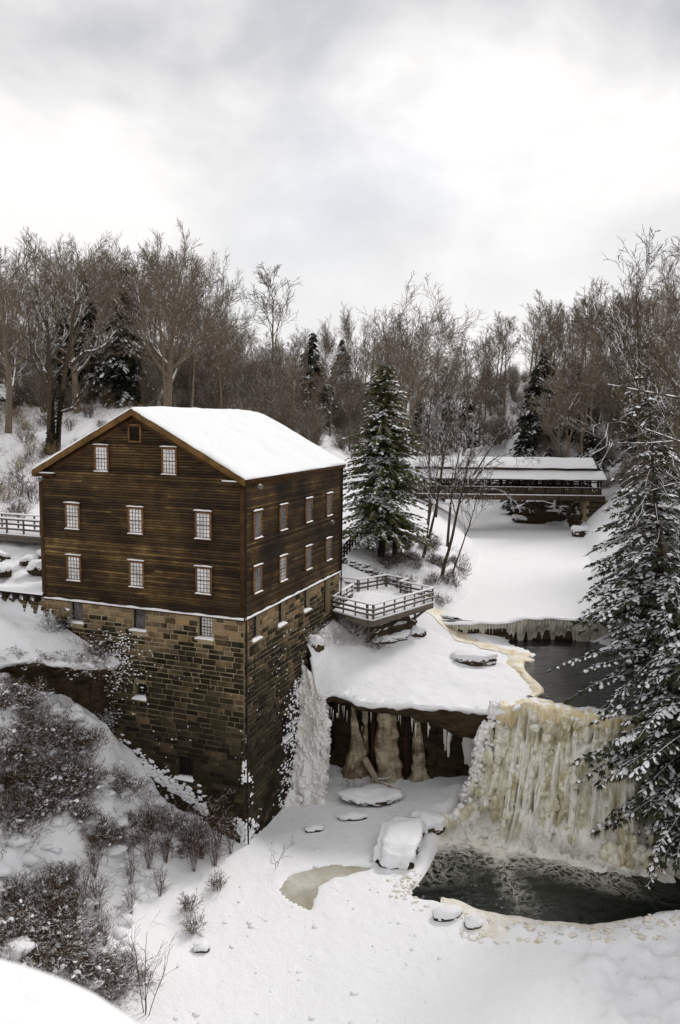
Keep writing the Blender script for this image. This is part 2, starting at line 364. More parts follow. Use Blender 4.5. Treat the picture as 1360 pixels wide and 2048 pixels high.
def M_water(name, base, foam=None, bscale=2.0, bst=.5, stretch=(1, 1, 1)):
    m, t, b = newmat(name); v = coords(t, stretch); n = noise(t, v, bscale, 6, .62, .6)
    b.inputs['Base Color'].default_value = (*base, 1); b.inputs['Roughness'].default_value = .06; b.inputs['IOR'].default_value = 1.33; b.inputs['Specular IOR Level'].default_value = .5
    if foam:
        a = N(t, 'ShaderNodeAttribute'); a.attribute_name = 'tone'
        f1 = noise(t, coords(t), .75, 5, .5, 1.6)
        f2 = noise(t, coords(t), 2.1, 5, .55, 1.0)
        rid = math_(t, 'MAXIMUM', math_(t, 'SUBTRACT', 1.0, math_(t, 'MULTIPLY', math_(t, 'ABSOLUTE', math_(t, 'SUBTRACT', f1, .5)), 15.0), True), math_(t, 'SUBTRACT', .7, math_(t, 'MULTIPLY', math_(t, 'ABSOLUTE', math_(t, 'SUBTRACT', f2, .5)), 10.0), True))
        fl = math_(t, 'MULTIPLY', rid, a.outputs['Fac'])
        dense = ramp(t, math_(t, 'ADD', a.outputs['Fac'], math_(t, 'MULTIPLY', math_(t, 'SUBTRACT', noise(t, coords(t), 2.2, 6, .65, .8), .5), 1.1)), [(.66, 0.0), (1.0, 1.0)]).outputs[0]
        k = math_(t, 'MAXIMUM', math_(t, 'MULTIPLY', fl, 1.1), dense, True)
        c = mix(t, k, base, foam); t.links.new(c, b.inputs['Base Color'])
        t.links.new(ramp(t, k, [(0, .06), (.6, .7)]).outputs[0], b.inputs['Roughness'])
    bump(t, b, n, bst, .12); return m
POOLM = M_water('plunge_pool_water', (.008, .010, .007), (.78, .75, .66), 1.5, .5)
STREAMM = M_water('rippled_stream_water', (.010, .010, .009), (.6, .58, .5), 2.2, .9, (1, 1.6, 1))
BROOKM = M_water('brown_brook_water', (.06, .045, .022), (.7, .62, .42), 3.0, .6)
BARK_FAR = M_bark('far_bark', (.095, .075, .053), (.25, .20, .145), .62)
BARK_RUSSET = M_bark('russet_far_bark', (.10, .074, .05), (.24, .18, .125), .66)
BARK_TAN = M_bark('pale_tan_bark', (.20, .16, .115), (.38, .32, .24), .76)
BARK_SNOW = M_bark('snow_lined_bark', (.03, .022, .015), (.10, .075, .052), .40, 6, 2.5)
BARK_DARK = M_bark('dark_bark', (.012, .009, .006), (.045, .033, .022), .62)
BRUSH = M_bark('brown_brush', (.035, .020, .009), (.14, .085, .04), .86, 5, 3)
STRAW = M_bark('straw_stems', (.16, .11, .05), (.34, .25, .13), .85)
TWIGRED = M_bark('reddish_stems', (.045, .022, .014), (.12, .065, .04), .85)
def M_needle(name, a, b_):
    m, t, b = newmat(name); v = coords(t); n = noise(t, v, 1.2, 4); r = ramp(t, n, [(.3, a), (.7, b_)]); t.links.new(r.outputs[0], b.inputs['Base Color'])
    b.inputs['Roughness'].default_value = .7; b.inputs['Specular IOR Level'].default_value = .2; return m
NEEDLE = M_needle('hemlock_needles', (.016, .021, .010), (.055, .060, .028))
NEEDLE_GOLD = M_needle('olive_hemlock_needles', (.030, .040, .012), (.12, .12, .034))  # lighter olive green needles
NEEDLE_FAR = M_needle('far_conifer_needles', (.014, .017, .010), (.036, .038, .018))
IVY = M_needle('ivy_leaves', (.010, .013, .006), (.03, .034, .014))

# ================================================================== SETTING: terrain, ice and water
MC = np.array([-4.784, 39.445]); YAW = -.3575
MU = np.array([-cos(YAW), -sin(YAW)]); MV = np.array([-MU[1] * -1, -MU[0]]) ; MV = np.array([MU[1], -MU[0]])
ZB = 12.515                                        # underside of the timber storeys
MW, ML = 12.52, 13.7
def mp3(u, v, h): 
    p = MC + MU * u + MV * v; return np.array([p[0], p[1], ZB + h])
LAKE_Z, STREAM_Z = 7.8, 6.4
LAKE = smooth_poly([(6.9, 58.9), (8.6, 61), (11.3, 66.4), (12.5, 75), (16.3, 89), (15.8, 98), (17.8, 112), (21, 128), (25, 150), (33, 150), (30, 130), (27, 118), (28.5, 113.5), (31, 112), (32, 105), (30, 95), (26, 82), (22.5, 69), (20.8, 60), (19.8, 58.3)], 2)
STREAM = smooth_poly([(10.8, 44.9), (11.3, 45.4), (12.4, 46.5), (12, 50), (12.0, 52.6), (13.9, 53.6), (13.7, 55.2), (12.6, 56.6), (12.8, 58.1), (19.4, 58.0), (19.8, 54), (19.4, 50), (18.6, 46), (17.6, 42.3), (15.7, 43.0), (13.6, 44.1), (12.2, 44.7)], 2)
POOL = smooth_poly([(3.3, 35.6), (4.3, 37.2), (5.2, 39.6), (5.4, 41), (6.4, 43), (8, 46), (20, 45), (26, 42), (26, 33), (16.2, 34.3), (13.9, 33.9), (12.1, 33.1), (10.7, 33.1), (8.9, 33.7), (7.1, 33.6), (5.4, 35.2)], 2)
BAY = smooth_poly([(-2.8, 36.1), (-2.4, 37.3), (-1, 38.0), (.7, 38.3), (2.2, 38.05), (1.2, 37.7), (0, 37.2), (-.8, 36.5), (-1.0, 35.6), (-1.0, 34.4), (-1.9, 35.0)], 2)
EDGE = [(-90, 37.5), (-24, 39.4), (-20, 39.6), (-18, 39.9), (-15.8, 40.2), (-14, 40.5), (-12.7, 40.9), (-12.2, 41.5), (-11.6, 43.0), (-9, 44.5), (-5, 46.5), (-2.6, 47.6), (-1.5, 46.6), (-1.05, 45.8), (.7, 45.2), (2.2, 44.65), (5, 44.3), (7.3, 43.95), (9.2, 43.8), (10.4, 44.4), (11.2, 44.9), (13.4, 43.6), (15.7, 42.4), (19, 41.5), (30, 40.5), (90, 38)]
GORGE = EDGE + [(90, -60), (-90, -60)]
UC = np.array([
 # ledge and platform left of the mill
 (-12.6, 41.1, 9.5), (-13, 42.2, 9.7), (-14, 41.0, 9.9), (-15.2, 41.2, 10.3), (-15.2, 42.9, 10.7), (-16.6, 41.2, 10.9), (-18.2, 42, 11.9), (-18, 40.2, 10.0), (-20, 40, 10.1), (-22, 41.5, 12.2), (-26, 41, 12.0), (-18, 43.4, 11.3), (-22, 45, 11.9),
 (-17.2, 45.6, 12.5), (-19.5, 46.6, 12.7), (-24, 48.2, 12.9), (-21.6, 50, 13.3), (-18, 50, 13.0), (-24, 56, 14.6), (-19, 56, 14.2), (-28, 62, 16.2), (-28, 70, 18.7), (-22, 66, 17.6), (-25.5, 70, 19.2), (-36, 90, 23.7), (-20, 85, 22.6), (-16, 72, 17), (-45, 60, 17), (-60, 90, 26), (-40, 120, 28), (-15, 110, 24), (-60, 45, 15),
 # inside and right of the mill
 (-10, 50, 11.5), (-2.0, 46.9, 9.0), (-1.2, 49.2, 9.4), (0, 52.3, 9.7), (-.6, 46.1, 7.2), (-1.0, 45.8, 6.5), (.7, 45.2, 6.4), (2.2, 44.65, 6.35), (5, 44.3, 6.35), (7.3, 43.95, 6.35), (9.2, 43.8, 6.4), (10.4, 44.4, 6.4),
 (0.4, 48, 8.2), (2, 47, 7.0), (5, 47.5, 6.8), (8, 47.5, 6.6), (10.5, 48, 6.6), (2.7, 51, 7.9), (5.3, 53.8, 8.0), (7, 50, 7.1), (9, 52, 6.9), (11, 52, 6.6), (8, 55.5, 6.95), (10.5, 56.2, 6.6), (9, 57.2, 6.9), (11.5, 57.2, 6.6), (9.5, 58.6, 7.5), (14, 58.6, 7.4), (6.5, 57, 8.2), (0.5, 55, 9.6), (3.5, 58.5, 9.7), (1, 61, 11.5), (-2, 60, 11.8), (6, 60, 8.9),
 (3.3, 66, 11.2), (8.2, 67, 10.2), (8.6, 63, 8.8), (0, 58, 11.6), (2.8, 80, 13.5), (-3, 72, 13.2), (-8, 75, 14.8), (10.5, 70, 9.2), (9, 76, 11.3), (11.5, 84, 10.5), (8, 90, 13), (10, 105, 12.4), (13.5, 105, 10.5), (4, 105, 14.5), (8, 120, 15), (0, 125, 19), (14, 135, 16),
 # shores
 (11.3, 66.4, 8.0), (12.5, 75, 8.0), (16.3, 89, 8.0), (15.8, 98, 8.1), (17.8, 112, 8.2), (21, 128, 8.2), (31, 112, 8.2), (27, 118, 8.4), (32, 105, 8.2), (26, 82, 8.2), (22.5, 69, 8.2), (20.4, 60, 8.2), (19.8, 54, 6.8), (18, 46, 6.7),
 # right bank
 (22, 50, 8.5), (19.5, 42.5, 6.8), (23, 42, 7.8), (26, 55, 10.5), (27, 69, 11.5), (30, 80, 12), (35, 90, 13), (36, 105, 12.4), (33.5, 105, 10.4), (31, 116, 11.5), (34, 125, 15), (42, 70, 17), (48, 105, 20), (40, 130, 22), (55, 90, 25), (40, 50, 16), (70, 60, 27),
 # far hills
 (0, 160, 24), (25, 165, 15), (-20, 150, 29), (-60, 160, 34), (20, 200, 26), (-10, 220, 31), (60, 160, 32), (45, 210, 33), (90, 120, 36), (-100, 120, 36), (0, 320, 38), (80, 320, 42), (-90, 320, 42), (140, 200, 42), (-160, 220, 42), (160, 40, 34), (-160, 40, 24), (-120, 70, 26)], float)
LC = np.array([
 # gorge floor
 (-4.6, 39.3, .35), (-2.4, 45.2, .12), (-3.4, 42.6, .12), (0, 40, .15), (2, 42, .35), (4, 45, .5), (7, 47, .65), (9.3, 48.5, .8), (4.6, 47.7, .5), (-.7, 47.3, .5), (0, 44.5, .35), (5, 42.6, .5), (6.5, 44.2, .7), (2, 38.6, .15), (0, 36, .1), (-5, 35, .15), (0, 31, .12), (4, 33, .15), (8, 31.5, .22), (12, 30.5, .3), (16, 31, .6), (14, 27, .55), (18, 28, 1.0), (9, 27, .2), (0, 25, .12), (-6, 27, .15), (-5.6, 31.5, .15), (0, 15, 0), (20, 12, 1), (30, 30, 3),
 # slope below the mill, left
 (-6.2, 39.9, .75), (-7.56, 40.48, 1.3), (-10.17, 41.46, 2.95), (-13.04, 42.5, 5.6), (-16, 44, 8.2), (-7.5, 37, .9), (-9, 38.6, 2.5), (-9.6, 37, 2.3), (-12, 39.2, 5.6), (-12.3, 40.4, 6.6), (-14.5, 38.5, 7.2), (-16.3, 38.2, 8.5), (-15.8, 36, 7), (-14.5, 32.5, 4.3), (-12, 34, 3.6), (-9.5, 33.5, 1.6), (-7.2, 32.5, .35), (-8.6, 28, .9), (-12.4, 27.4, 3.2), (-10.9, 24, 2.6), (-7.5, 25, .35), (-16, 27, 5.2), (-19, 33, 8), (-20, 38, 9.2), (-24, 38, 9.6), (-26, 30, 11), (-16, 18, 6), (-10, 12, 3), (-40, 30, 15), (-40, 38, 12)], float)
def rbf_fit(P, s):
    D = np.sqrt(((P[:, None, :2] - P[None, :, :2]) ** 2).sum(-1)); A = np.zeros((len(P) + 1,) * 2)
    A[:-1, :-1] = -D - np.eye(len(P)) * s; A[-1, :-1] = 1; A[:-1, -1] = 1
    return np.linalg.solve(A, np.concatenate([P[:, 2], [0]]))
UW, LW = rbf_fit(UC, .15), rbf_fit(LC, .3)
def rbf(P, W, x, y, eps):
    s = np.full(x.shape, W[-1])
    for (a, b, _), k in zip(P, W[:-1]): s = s - k * (np.sqrt((x - a) ** 2 + (y - b) ** 2 + eps * eps) - 0)
    return s
def up_z(x, y):
    x = np.asarray(x, float); y = np.asarray(y, float)
    z = rbf(UC, UW, x, y, .35)
    amp = .13 + .25 * sstep(55, 120, y) + .15 * sstep(-14, -22, x)
    z = z + amp * fbm(x * .45, y * .45, 1.3, 4) + .06 * fbm(x * 1.7, y * 1.7, 4.1, 3)
    # retaining wall step left of the mill
    wl = (y - 43.85) - (x + 16.5) * -.36
    st = (x < -15.5) & (wl > 0) & (y < 60)
    z = np.where(st, np.maximum(z, 12.45 + .05 * (y - 44)), z)
    st2 = (x < -15.9) & (wl <= 0); z = np.where(st2, np.minimum(z, 12.1 + 0 * z), z)
    for poly, lv, dp in ((LAKE, LAKE_Z, .6), (STREAM, STREAM_Z, .7)):
        sd_ = poly_sd(x, y, poly); z = (lv - dp) + (z - (lv - dp)) * sstep(-.9, 1.3, sd_); z = np.where((sd_ > 0) & (sd_ < 1.6) & ((y > 58.6) | (lv < 7)), np.maximum(z, lv + .05 * sstep(0, 1, sd_)), z)
    return z
def lo_z(x, y):
    x = np.asarray(x, float); y = np.asarray(y, float)
    z = rbf(LC, LW, x, y, .5)
    sl = sstep(.6, 2.5, z)
    z = z + (.06 + .46 * sl) * fbm(x * .55, y * .55, 2.2, 4) + (.022 + .15 * sl) * fbm(x * 1.9, y * 1.9, 5.5, 3) + .05 * np.maximum(0, fbm(x * 2.4, y * 2.4, 15.5, 2) - .62)
    rough = sstep(8.5, 11, x) * sstep(34, 31, y)
    z = z + rough * (.26 * fbm(x * 1.6, y * 1.6, 7.7, 4) + .15)
    z = np.maximum(z, .05 + .02 * fbm(x, y, 3, 2))
    sd_ = poly_sd(x, y, POOL); z = -.7 + (z + .7) * sstep(-.7, .25, sd_)
    z = z + .22 * np.exp(-((sd_ - .7) / .5) ** 2) * (sd_ > 0) * (.6 + .8 * fbm(x * 1.1, y * 1.1, 8, 3)) * sstep(2, 6, x)
    sb = poly_sd(x, y, BAY); z = -.25 + (z + .25) * sstep(-.25, .05, sb + .12 * fbm(x * 2, y * 2, 9, 2))
    return z
def nearest_edge(x, y, pl):
    bd = np.full(x.shape, 1e9); bx = np.zeros(x.shape); by = np.zeros(x.shape)
    for (ax, ay), (cx, cy) in zip(pl[:-1], pl[1:]):
        ex, ey = cx - ax, cy - ay; t = np.clip(((x - ax) * ex + (y - ay) * ey) / (ex * ex + ey * ey), 0, 1)
        qx, qy = ax + ex * t, ay + ey * t; d = (x - qx) ** 2 + (y - qy) ** 2; m = d < bd
        bd = np.where(m, d, bd); bx = np.where(m, qx, bx); by = np.where(m, qy, by)
    return bx, by, np.sqrt(bd)
EDGE_F = polyline(EDGE, .25); EDGE_F[:, 0] += .10 * fbm(EDGE_F[:, 0] * 1.1, EDGE_F[:, 1], 0, 3); EDGE_F[:, 1] += .16 * fbm(EDGE_F[:, 0] * .9, EDGE_F[:, 1] + 9, 0, 3)
def axis(fine0, fine1, step, lo, hi, grow=1.12):
    a = list(np.arange(fine0, fine1 + 1e-6, step)); s = step; q = fine1
    while q < hi: s = min(s * grow, 5); q += s; a.append(q)
    s = step; q = fine0
    while q > lo: s = min(s * grow, 5); q -= s; a.insert(0, q)
    return np.array(a)
ax_, ay_ = axis(-26, 24, .25, -330, 330), axis(39, 68, .25, 36, 620)
X, Y = np.meshgrid(ax_, ay_, indexing='ij')
# only the part of EDGE_F within reach matters for snapping
ef = EDGE_F[(EDGE_F[:, 0] > -40) & (EDGE_F[:, 0] < 45)]
sdg = poly_sd(X.ravel(), np.minimum(Y.ravel(), 60), [tuple(p) for p in EDGE_F[::2]] + [(90, -60), (-90, -60)]).reshape(X.shape)
nearm = np.abs(sdg) < .22
bx, by, _ = nearest_edge(X[nearm], Y[nearm], ef)
X[nearm], Y[nearm] = bx, by
sdg[nearm] = 0
Z = up_z(X, Y)
# round the snow over the brink
inm = (X > MC[0] + MU[0] * MW - .0) 
keep = (sdg > -.01)
fm = keep[:-1, :-1] & keep[1:, :-1] & keep[1:, 1:] & keep[:-1, 1:]
mb = MB(); grid(mb, np.stack([X, Y, Z], -1), mask=fm)
M_GROUND = SNOW
structure(mb.build('snowy_ground', M_GROUND, smooth=True))
# snow lip rolled over the brink, then the rock under it
def inward(P):
    t = np.gradient(P[:, :2], axis=0); t /= np.linalg.norm(t, axis=1, keepdims=True) + 1e-9; return np.stack([-t[:, 1], t[:, 0]], 1)
def brink(mask_x, nm, mat, prof, lump=.1, fq=1.2, smooth=True, seed=0):
    P = EDGE_F[mask_x(EDGE_F[:, 0])]; P = polyline(P, .14); n = inward(P); zt = up_z(P[:, 0], P[:, 1]); s = np.arange(len(P)) * .14
    rows = []
    for k, (off, dz) in enumerate(prof):
        o = off(P, s) if callable(off) else off; d = dz(P, s, zt) if callable(dz) else zt + dz
        lm = lump * fbm(P[:, 0] * fq + seed, P[:, 1] * fq + k * .45, k * .6, 4) * (0 if k == 0 else 1)
        q = P + n * (np.asarray(o) + lm)[:, None] if np.ndim(o) else P + n * (o + lm)[:, None]
        rows.append(np.stack([q[:, 0], q[:, 1], d + (0 if k == 0 else .5) * lm * (k < len(prof) - 1)], 1))
    V = np.stack(rows, 1); mb = MB(); grid(mb, V); return structure(mb.build(nm, mat, smooth=smooth))
nz = lambda P, s, a, f: a * fbm(P[:, 0] * f, P[:, 1] * f, 3.3, 3)
lip = [(.0, -.0), (-.10, -.05), (-.16, -.14), (-.12, -.24), (.02, lambda P, s, z: z - .32 - .09 * np.abs(fbm(s * 1.3, s * 0, 1, 3))), (.35, -.22)]
brink(lambda x: (x > -30) & (x < -11.9), 'snow_lip', SNOW, lip, .08)
brink(lambda x: (x > -1.7) & (x < 10.6), 'snow_lip', SNOW, lip, .08, seed=4)
bank = [(.12, -.1), (.02, -.3), (.25, -.6), (.55, -.9), (.75, -1.3), (.9, -1.8), (.8, -2.4), (.6, -3.2), (.4, -4.5)]
brink(lambda x: (x > -34) & (x < -11.5), 'earth_bank', EARTH, bank, .28, 1.5, False)
T = lambda P: .35 + 1.15 * sstep(2.5, 8.0, P[:, 0])
caveprof = [(.10, -.12), (.06, -.3), (.02, lambda P, s, z: z - .3 - .5 * T(P)), (.12, lambda P, s, z: z - .3 - T(P)), (.9, lambda P, s, z: z - .45 - T(P)), (2.0, lambda P, s, z: z - .75 - .8 * T(P)), (2.9, lambda P, s, z: z - 1.3 - .5 * T(P)), (3.2, -2.6), (3.0, -3.4), (3.35, -4.1), (3.15, -4.9), (3.0, -5.6), (2.7, -6.6)]
brink(lambda x: (x > -2.2) & (x < 9.05), 'overhang_cliff', CAVE, caveprof, .16, 1.3, False, 2)
plain = [(.4, -.2), (.9, -1), (1.1, -2.5), (1.1, -4), (1.0, -7.5)]
brink(lambda x: (x > 9.4) & (x < 60), 'falls_cliff', ROCK, plain, .3, .9, False, 5)
# gorge floor
gx, gy = axis(-20, 19, .2, -70, 60), axis(23, 49.5, .2, -30, 50)
X, Y = np.meshgrid(gx, gy, indexing='ij'); Z = lo_z(X, Y)
mb = MB(); grid(mb, np.stack([X, Y, Z], -1)); structure(mb.build('gorge_floor_snow', SNOW, smooth=True))
def sheet(name, x0, x1, y0, y1, z, mat, step=.2, tone=None, smooth=True, poly=None, amp=0.0, pad=.4):
    X, Y = np.meshgrid(np.arange(x0, x1, step), np.arange(y0, y1, step), indexing='ij'); Zs = z + amp * fbm(X * .8, Y * .8, 2, 3)
    m = None
    if poly is not None:
        s_ = poly_sd(X, Y, poly); k = s_ < pad; m = k[:-1, :-1] | k[1:, 1:]
    mb = MB(); grid(mb, np.stack([X, Y, Zs], -1), col=None if tone is None else tone(X, Y).ravel(), mask=m)
    return structure(mb.build(name, mat, smooth=smooth))
fall_base = np.array([(4.6, 41.2), (6.2, 41.6), (8, 40.6), (10.3, 40), (12.5, 39.2), (14.7, 38.1), (18, 37.5)])
def foamtone(X, Y):
    _, _, d = nearest_edge(X, Y, [tuple(p) for p in fall_base])
    t = np.clip(1.1 - d / 2.4, 0, 1.0) * sstep(16.5, 12.5, X) * sstep(2.8, 4.2, X)
    return np.clip(t + .35 * np.clip(1 - np.abs(X - 8.6 - (38 - Y) * .12) / 1.0, 0, 1) * sstep(33.5, 36, Y) + .42 * sstep(8, 4.5, X) * sstep(36, 38.5, Y), 0, 1)
sheet('plunge_pool_water', 2.5, 30, 32, 46.5, 0.0, POOLM, .2, foamtone)
sheet('stream_water', 9.5, 21, 42.3, 58.4, STREAM_Z, STREAMM, .2, None, True, STREAM, 0, .25)
sheet('frozen_lake', 4, 36, 57.9, 156, LAKE_Z, M_snow('lake_snow', (.84, .84, .85), .35), .8, None, True, LAKE, .02, 1.3)
sheet('bay_ice', -3.4, 2.8, 33.6, 38.8, .035, ICE_FLAT, .15, None, True, BAY, 0, .5)
# stained ice frozen along the edges of the open water
def ice_rim(name, poly, zlv, pick, width, mat, seed, thick=.12):
    pl = np.array(poly + poly[:1]); P = polyline(pl, .15); P = P[pick(P[:, 0], P[:, 1])]
    n = inward(P); s = np.arange(len(P)) * .15; wv = width(P) * (1 + .5 * fbm(s * .6, s * 0 + seed, 0, 3)); rows = []
    c = np.array(poly).mean(0)
    sg = 1 if np.median(poly_sd(P[:, 0] + n[:, 0] * .3, P[:, 1] + n[:, 1] * .3, poly)) > 0 else -1
    for k, (a, h) in enumerate(((-.42, -.06), (-.40, .5), (-.2, .8), (.1, 1.0), (.45, .9), (.8, .6), (1.0, 0), (1.15, -.8))):
        lum = .45 * fbm(P[:, 0] * 2.6 + k, P[:, 1] * 2.6, seed, 5)
        q = P + sg * n * (a * wv + .15 * lum)[:, None]; rows.append(np.stack([q[:, 0], q[:, 1], zlv + thick * h * (1 + 1.2 * lum)], 1))
    mb = MB(); grid(mb, np.stack(rows, 1)); return structure(mb.build(name, mat, smooth=True))
ice_rim('stained_shore_ice', STREAM, STREAM_Z, lambda x, y: (x < 13.2) & (y > 45.5) & (y < 54.5), lambda P: .5 + .5 * sstep(50, 53, P[:, 1]), ICE_TAN, 1, .16)
ice_rim('stained_pool_ice', POOL, 0, lambda x, y: (y < 35.6) & (x > 5.0) & (x < 19), lambda P: .95 + .7 * np.exp(-((P[:, 0] - 11) / 2.0) ** 2), ICE_RIM, 2, .30)
# the side brook between the snow shelves
BR = polyline([(6.2, 60.4, 7.35), (7.5, 58.2, 7.25), (9.0, 56.6, 7.1), (10.6, 55.4, 6.95), (12.0, 54.2, 6.8), (12.8, 53.2, 6.6)], .2)
n = inward(BR); wv = .55 + .25 * fbm(np.arange(len(BR)) * .3, 0 * BR[:, 0], 4, 3)
bz = np.maximum(up_z(BR[:, 0], BR[:, 1]), 6.5) + .05
mb = MB(); grid(mb, np.stack([np.stack([BR[:, 0] + n[:, 0] * wv * k, BR[:, 1] + n[:, 1] * wv * k, np.maximum(np.maximum(up_z(BR[:, 0] + n[:, 0] * wv * k, BR[:, 1] + n[:, 1] * wv * k), bz - .1) + .03, 6.43)], 1) for k in (-1.3, -.8, 0, .8, 1.3)], 1))
structure(mb.build('side_brook', ICE_TAN, smooth=True))

# ================================================================== THE MILL
mill = thing('watermill', 'tall brown clapboard mill with snowy gable roof on a dark stone base', 'mill', (MC[0], MC[1], 0))
class Wall:
    def __init__(s, org, ax, nr): s.o = np.array([org[0], org[1], ZB]); s.a = np.array([ax[0], ax[1], 0.0]); s.n = np.array([nr[0], nr[1], 0.0])
    def p(s, a, h, d=0.0):
        a, h, d = np.broadcast_arrays(np.asarray(a, float), np.asarray(h, float), np.asarray(d, float))
        return s.o + a[..., None] * s.a + d[..., None] * s.n + h[..., None] * np.array([0, 0, 1.0])
    def box(s, mb, a0, a1, h0, h1, d0, d1, mi=0, col=None): return obox(mb, s.p(a0, h0, d0), s.a * (a1 - a0), s.n * (d1 - d0), np.array([0, 0, h1 - h0]), mi, col)
    def quad(s, mb, pts, mi=0, col=None): return mb.add(np.array([s.p(*q) for q in pts]), [[0, 1, 2, 3]], mi, col)
FRONT, RIGHT = Wall(MC, MU, -MV), Wall(MC, MV, -MU)
BACK, LEFT = Wall(MC + MV * ML, MU, MV), Wall(MC + MU * MW, MV, MU)
SL = .522
def rt(u): return 10.668 - SL * abs(u - MW / 2)
# timber storeys
tw = MB()
for W_, L_ in ((FRONT, MW), (BACK, MW)):
    tw.add(np.array([W_.p(0, 0, -.02), W_.p(L_, 0, -.02), W_.p(L_, 6.9, -.02), W_.p(L_ / 2, rt(L_ / 2) - .4, -.02), W_.p(0, 6.9, -.02)]), [[0, 1, 2, 3, 4]])
for W_ in (RIGHT, LEFT): W_.quad(tw, [(0, 0, -.02), (ML, 0, -.02), (ML, 6.95, -.02), (0, 6.95, -.02)])
timber = tw.build('timber_wall', DARKWOOD, mill)
EXPO = .142
def clap(W_, a0, a1, h, b0=None, b1=None):
    """one board: lower edge proud, top cut short so dark sheathing deepens the shadow line"""
    b0 = a0 if b0 is None else b0; b1 = a1 if b1 is None else b1
    j = random.uniform(-.005, .005); mb = MB(); d = .060 + j
    v = [W_.p(a0, h, -.01), W_.p(a1, h, -.01), W_.p(a0, h, d), W_.p(a1, h, d), W_.p(b0, h + EXPO - .026, .010), W_.p(b1, h + EXPO - .026, .010)]
    mb.add(v, [[0, 1, 3, 2], [2, 3, 5, 4]], 0, random.random()); mb.build('clapboard', SIDING, timber)
h = .02
while h < 9.9:
    lo = .18; hi = MW - .18
    if h > 6.75:
        e = (10.668 - .45 - h) / SL; e2 = (10.668 - .45 - h - EXPO) / SL
        if e2 < .25: break
        clap(FRONT, max(lo, MW / 2 - e), min(hi, MW / 2 + e), h, max(lo, MW / 2 - e2), min(hi, MW / 2 + e2))
    else:
        # boards butt at random along the course
        cuts = [lo] + ([random.uniform(2.5, 10)] if random.random() < .6 else []) + [hi]
        for a, b in zip(cuts[:-1], cuts[1:]): clap(FRONT, a + (.006 if a != lo else 0), b, h)
    if h < 6.7: 
        cuts = [lo] + ([random.uniform(3, 11)] if random.random() < .5 else []) + [ML - .16]
        for a, b in zip(cuts[:-1], cuts[1:]): clap(RIGHT, a + (.006 if a != lo else 0), b, h)
    h += EXPO
for W_, a0, a1 in ((FRONT, -.04, .18), (RIGHT, -.001, .18), (FRONT, MW - .18, MW + .04), (RIGHT, ML - .16, ML + .03)):
    b = MB(); W_.box(b, a0, a1, 0, 6.9, -.03, .075 if W_ is FRONT else .071); b.build('corner_board', TRIM, mill)
for W_, a1 in ((FRONT, MW + .06), (RIGHT, ML + .05)):
    b = MB(); W_.box(b, -.06, a1, -.09, .015, -.05, .10 if W_ is FRONT else .097); dr = b.build('drip_board', TRIM, mill)
    b = MB(); P = polyline([(q, 0) for q in (-.05, a1)], .15)[:, 0]; t_ = .045 + .03 * fbm(P * 1.5, P * 0, 3, 3)
    V = np.stack([W_.p(P, .016, .035), W_.p(P, .016 + t_, .045), W_.p(P, .016 + t_, .10), W_.p(P, .016 + .2 * t_, .135), W_.p(P, -.03, .12)], 1); grid(b, V); b.build('snow', SNOW, dr, smooth=True)
# roof
roof_b = MB(); vs = (-.3, ML + .3)
for sgn in (1, -1):
    ue = MW / 2 + sgn * (MW / 2 + .2); 
    for (h0, h1) in ((-.36, -.17),):
        a = mp3(MW / 2, vs[0], rt(MW / 2) + h1); e = mp3(ue, vs[0], rt(ue) + h1)
        obox(roof_b, a, e - a, MVV if False else np.array([MV[0], MV[1], 0]) * (vs[1] - vs[0]), (0, 0, h0 - h1))
roof = roof_b.build('roof', DARKWOOD, mill)
US = np.concatenate([np.linspace(-.25, MW / 2 - .01, 40), np.linspace(MW / 2 + .01, MW + .25, 40)])
VS = np.linspace(-.34, ML + .34, 90); UU, VV = np.meshgrid(US, VS, indexing='ij')
base = MC[None, None] + UU[..., None] * MU + VV[..., None] * MV
tp = rt(0) + SL * 0
base = base + (.05 * fbm(UU * 1.1, VV * 1.1, 8, 4) * (np.minimum(np.minimum(VV + .34, ML + .34 - VV), np.minimum(UU + .25, MW + .25 - UU)) < .02))[..., None] * np.array(MV)
topz = 10.668 - SL * np.abs(UU - MW / 2) + .075 * fbm(UU * .5, VV * .5, 1, 5) - .06 * np.exp(-((UU - MW / 2) / .25) ** 2)
edge = np.minimum(np.minimum(VV + .34, ML + .34 - VV), np.minimum(UU + .25, MW + .25 - UU)); topz = topz - .09 * np.exp(-edge / .08)
topz = topz - .09 * sstep(ML - 3.5, ML, VV) * np.exp(-((UU - MW / 2) / .8) ** 2) + .0
sb = MB(); G = np.concatenate([base, (ZB + topz)[..., None]], -1); grid(sb, G)
low = np.concatenate([base, (ZB + 10.668 - SL * np.abs(UU - MW / 2) - .168)[..., None]], -1)
for A, B in ((G[0], low[0]), (G[-1], low[-1]), (G[:, 0], low[:, 0]), (G[:, -1], low[:, -1])): grid(sb, np.stack([A, B], 1))
sb.build('roof_snow', SNOW_ROOF, roof, smooth=True)
for nm, dv0, dv1, t0, t1, mt in (('rake_board', -.36, -.31, -.15, -.50, RAKE), ('gable_frieze', -.055, -.02, -.46, -.80, TRIM)):
    for sgn in (1, -1):
        b = MB(); ue = MW / 2 + sgn * (MW / 2 + (.23 if nm == 'rake_board' else -.05)); a = mp3(MW / 2, dv0, rt(MW / 2) + t0); e = mp3(ue, dv0, rt(ue) + t0)
        obox(b, a, e - a, np.array([MV[0], MV[1], 0]) * (dv1 - dv0), (0, 0, t1 - t0)); b.build(nm, mt, mill)
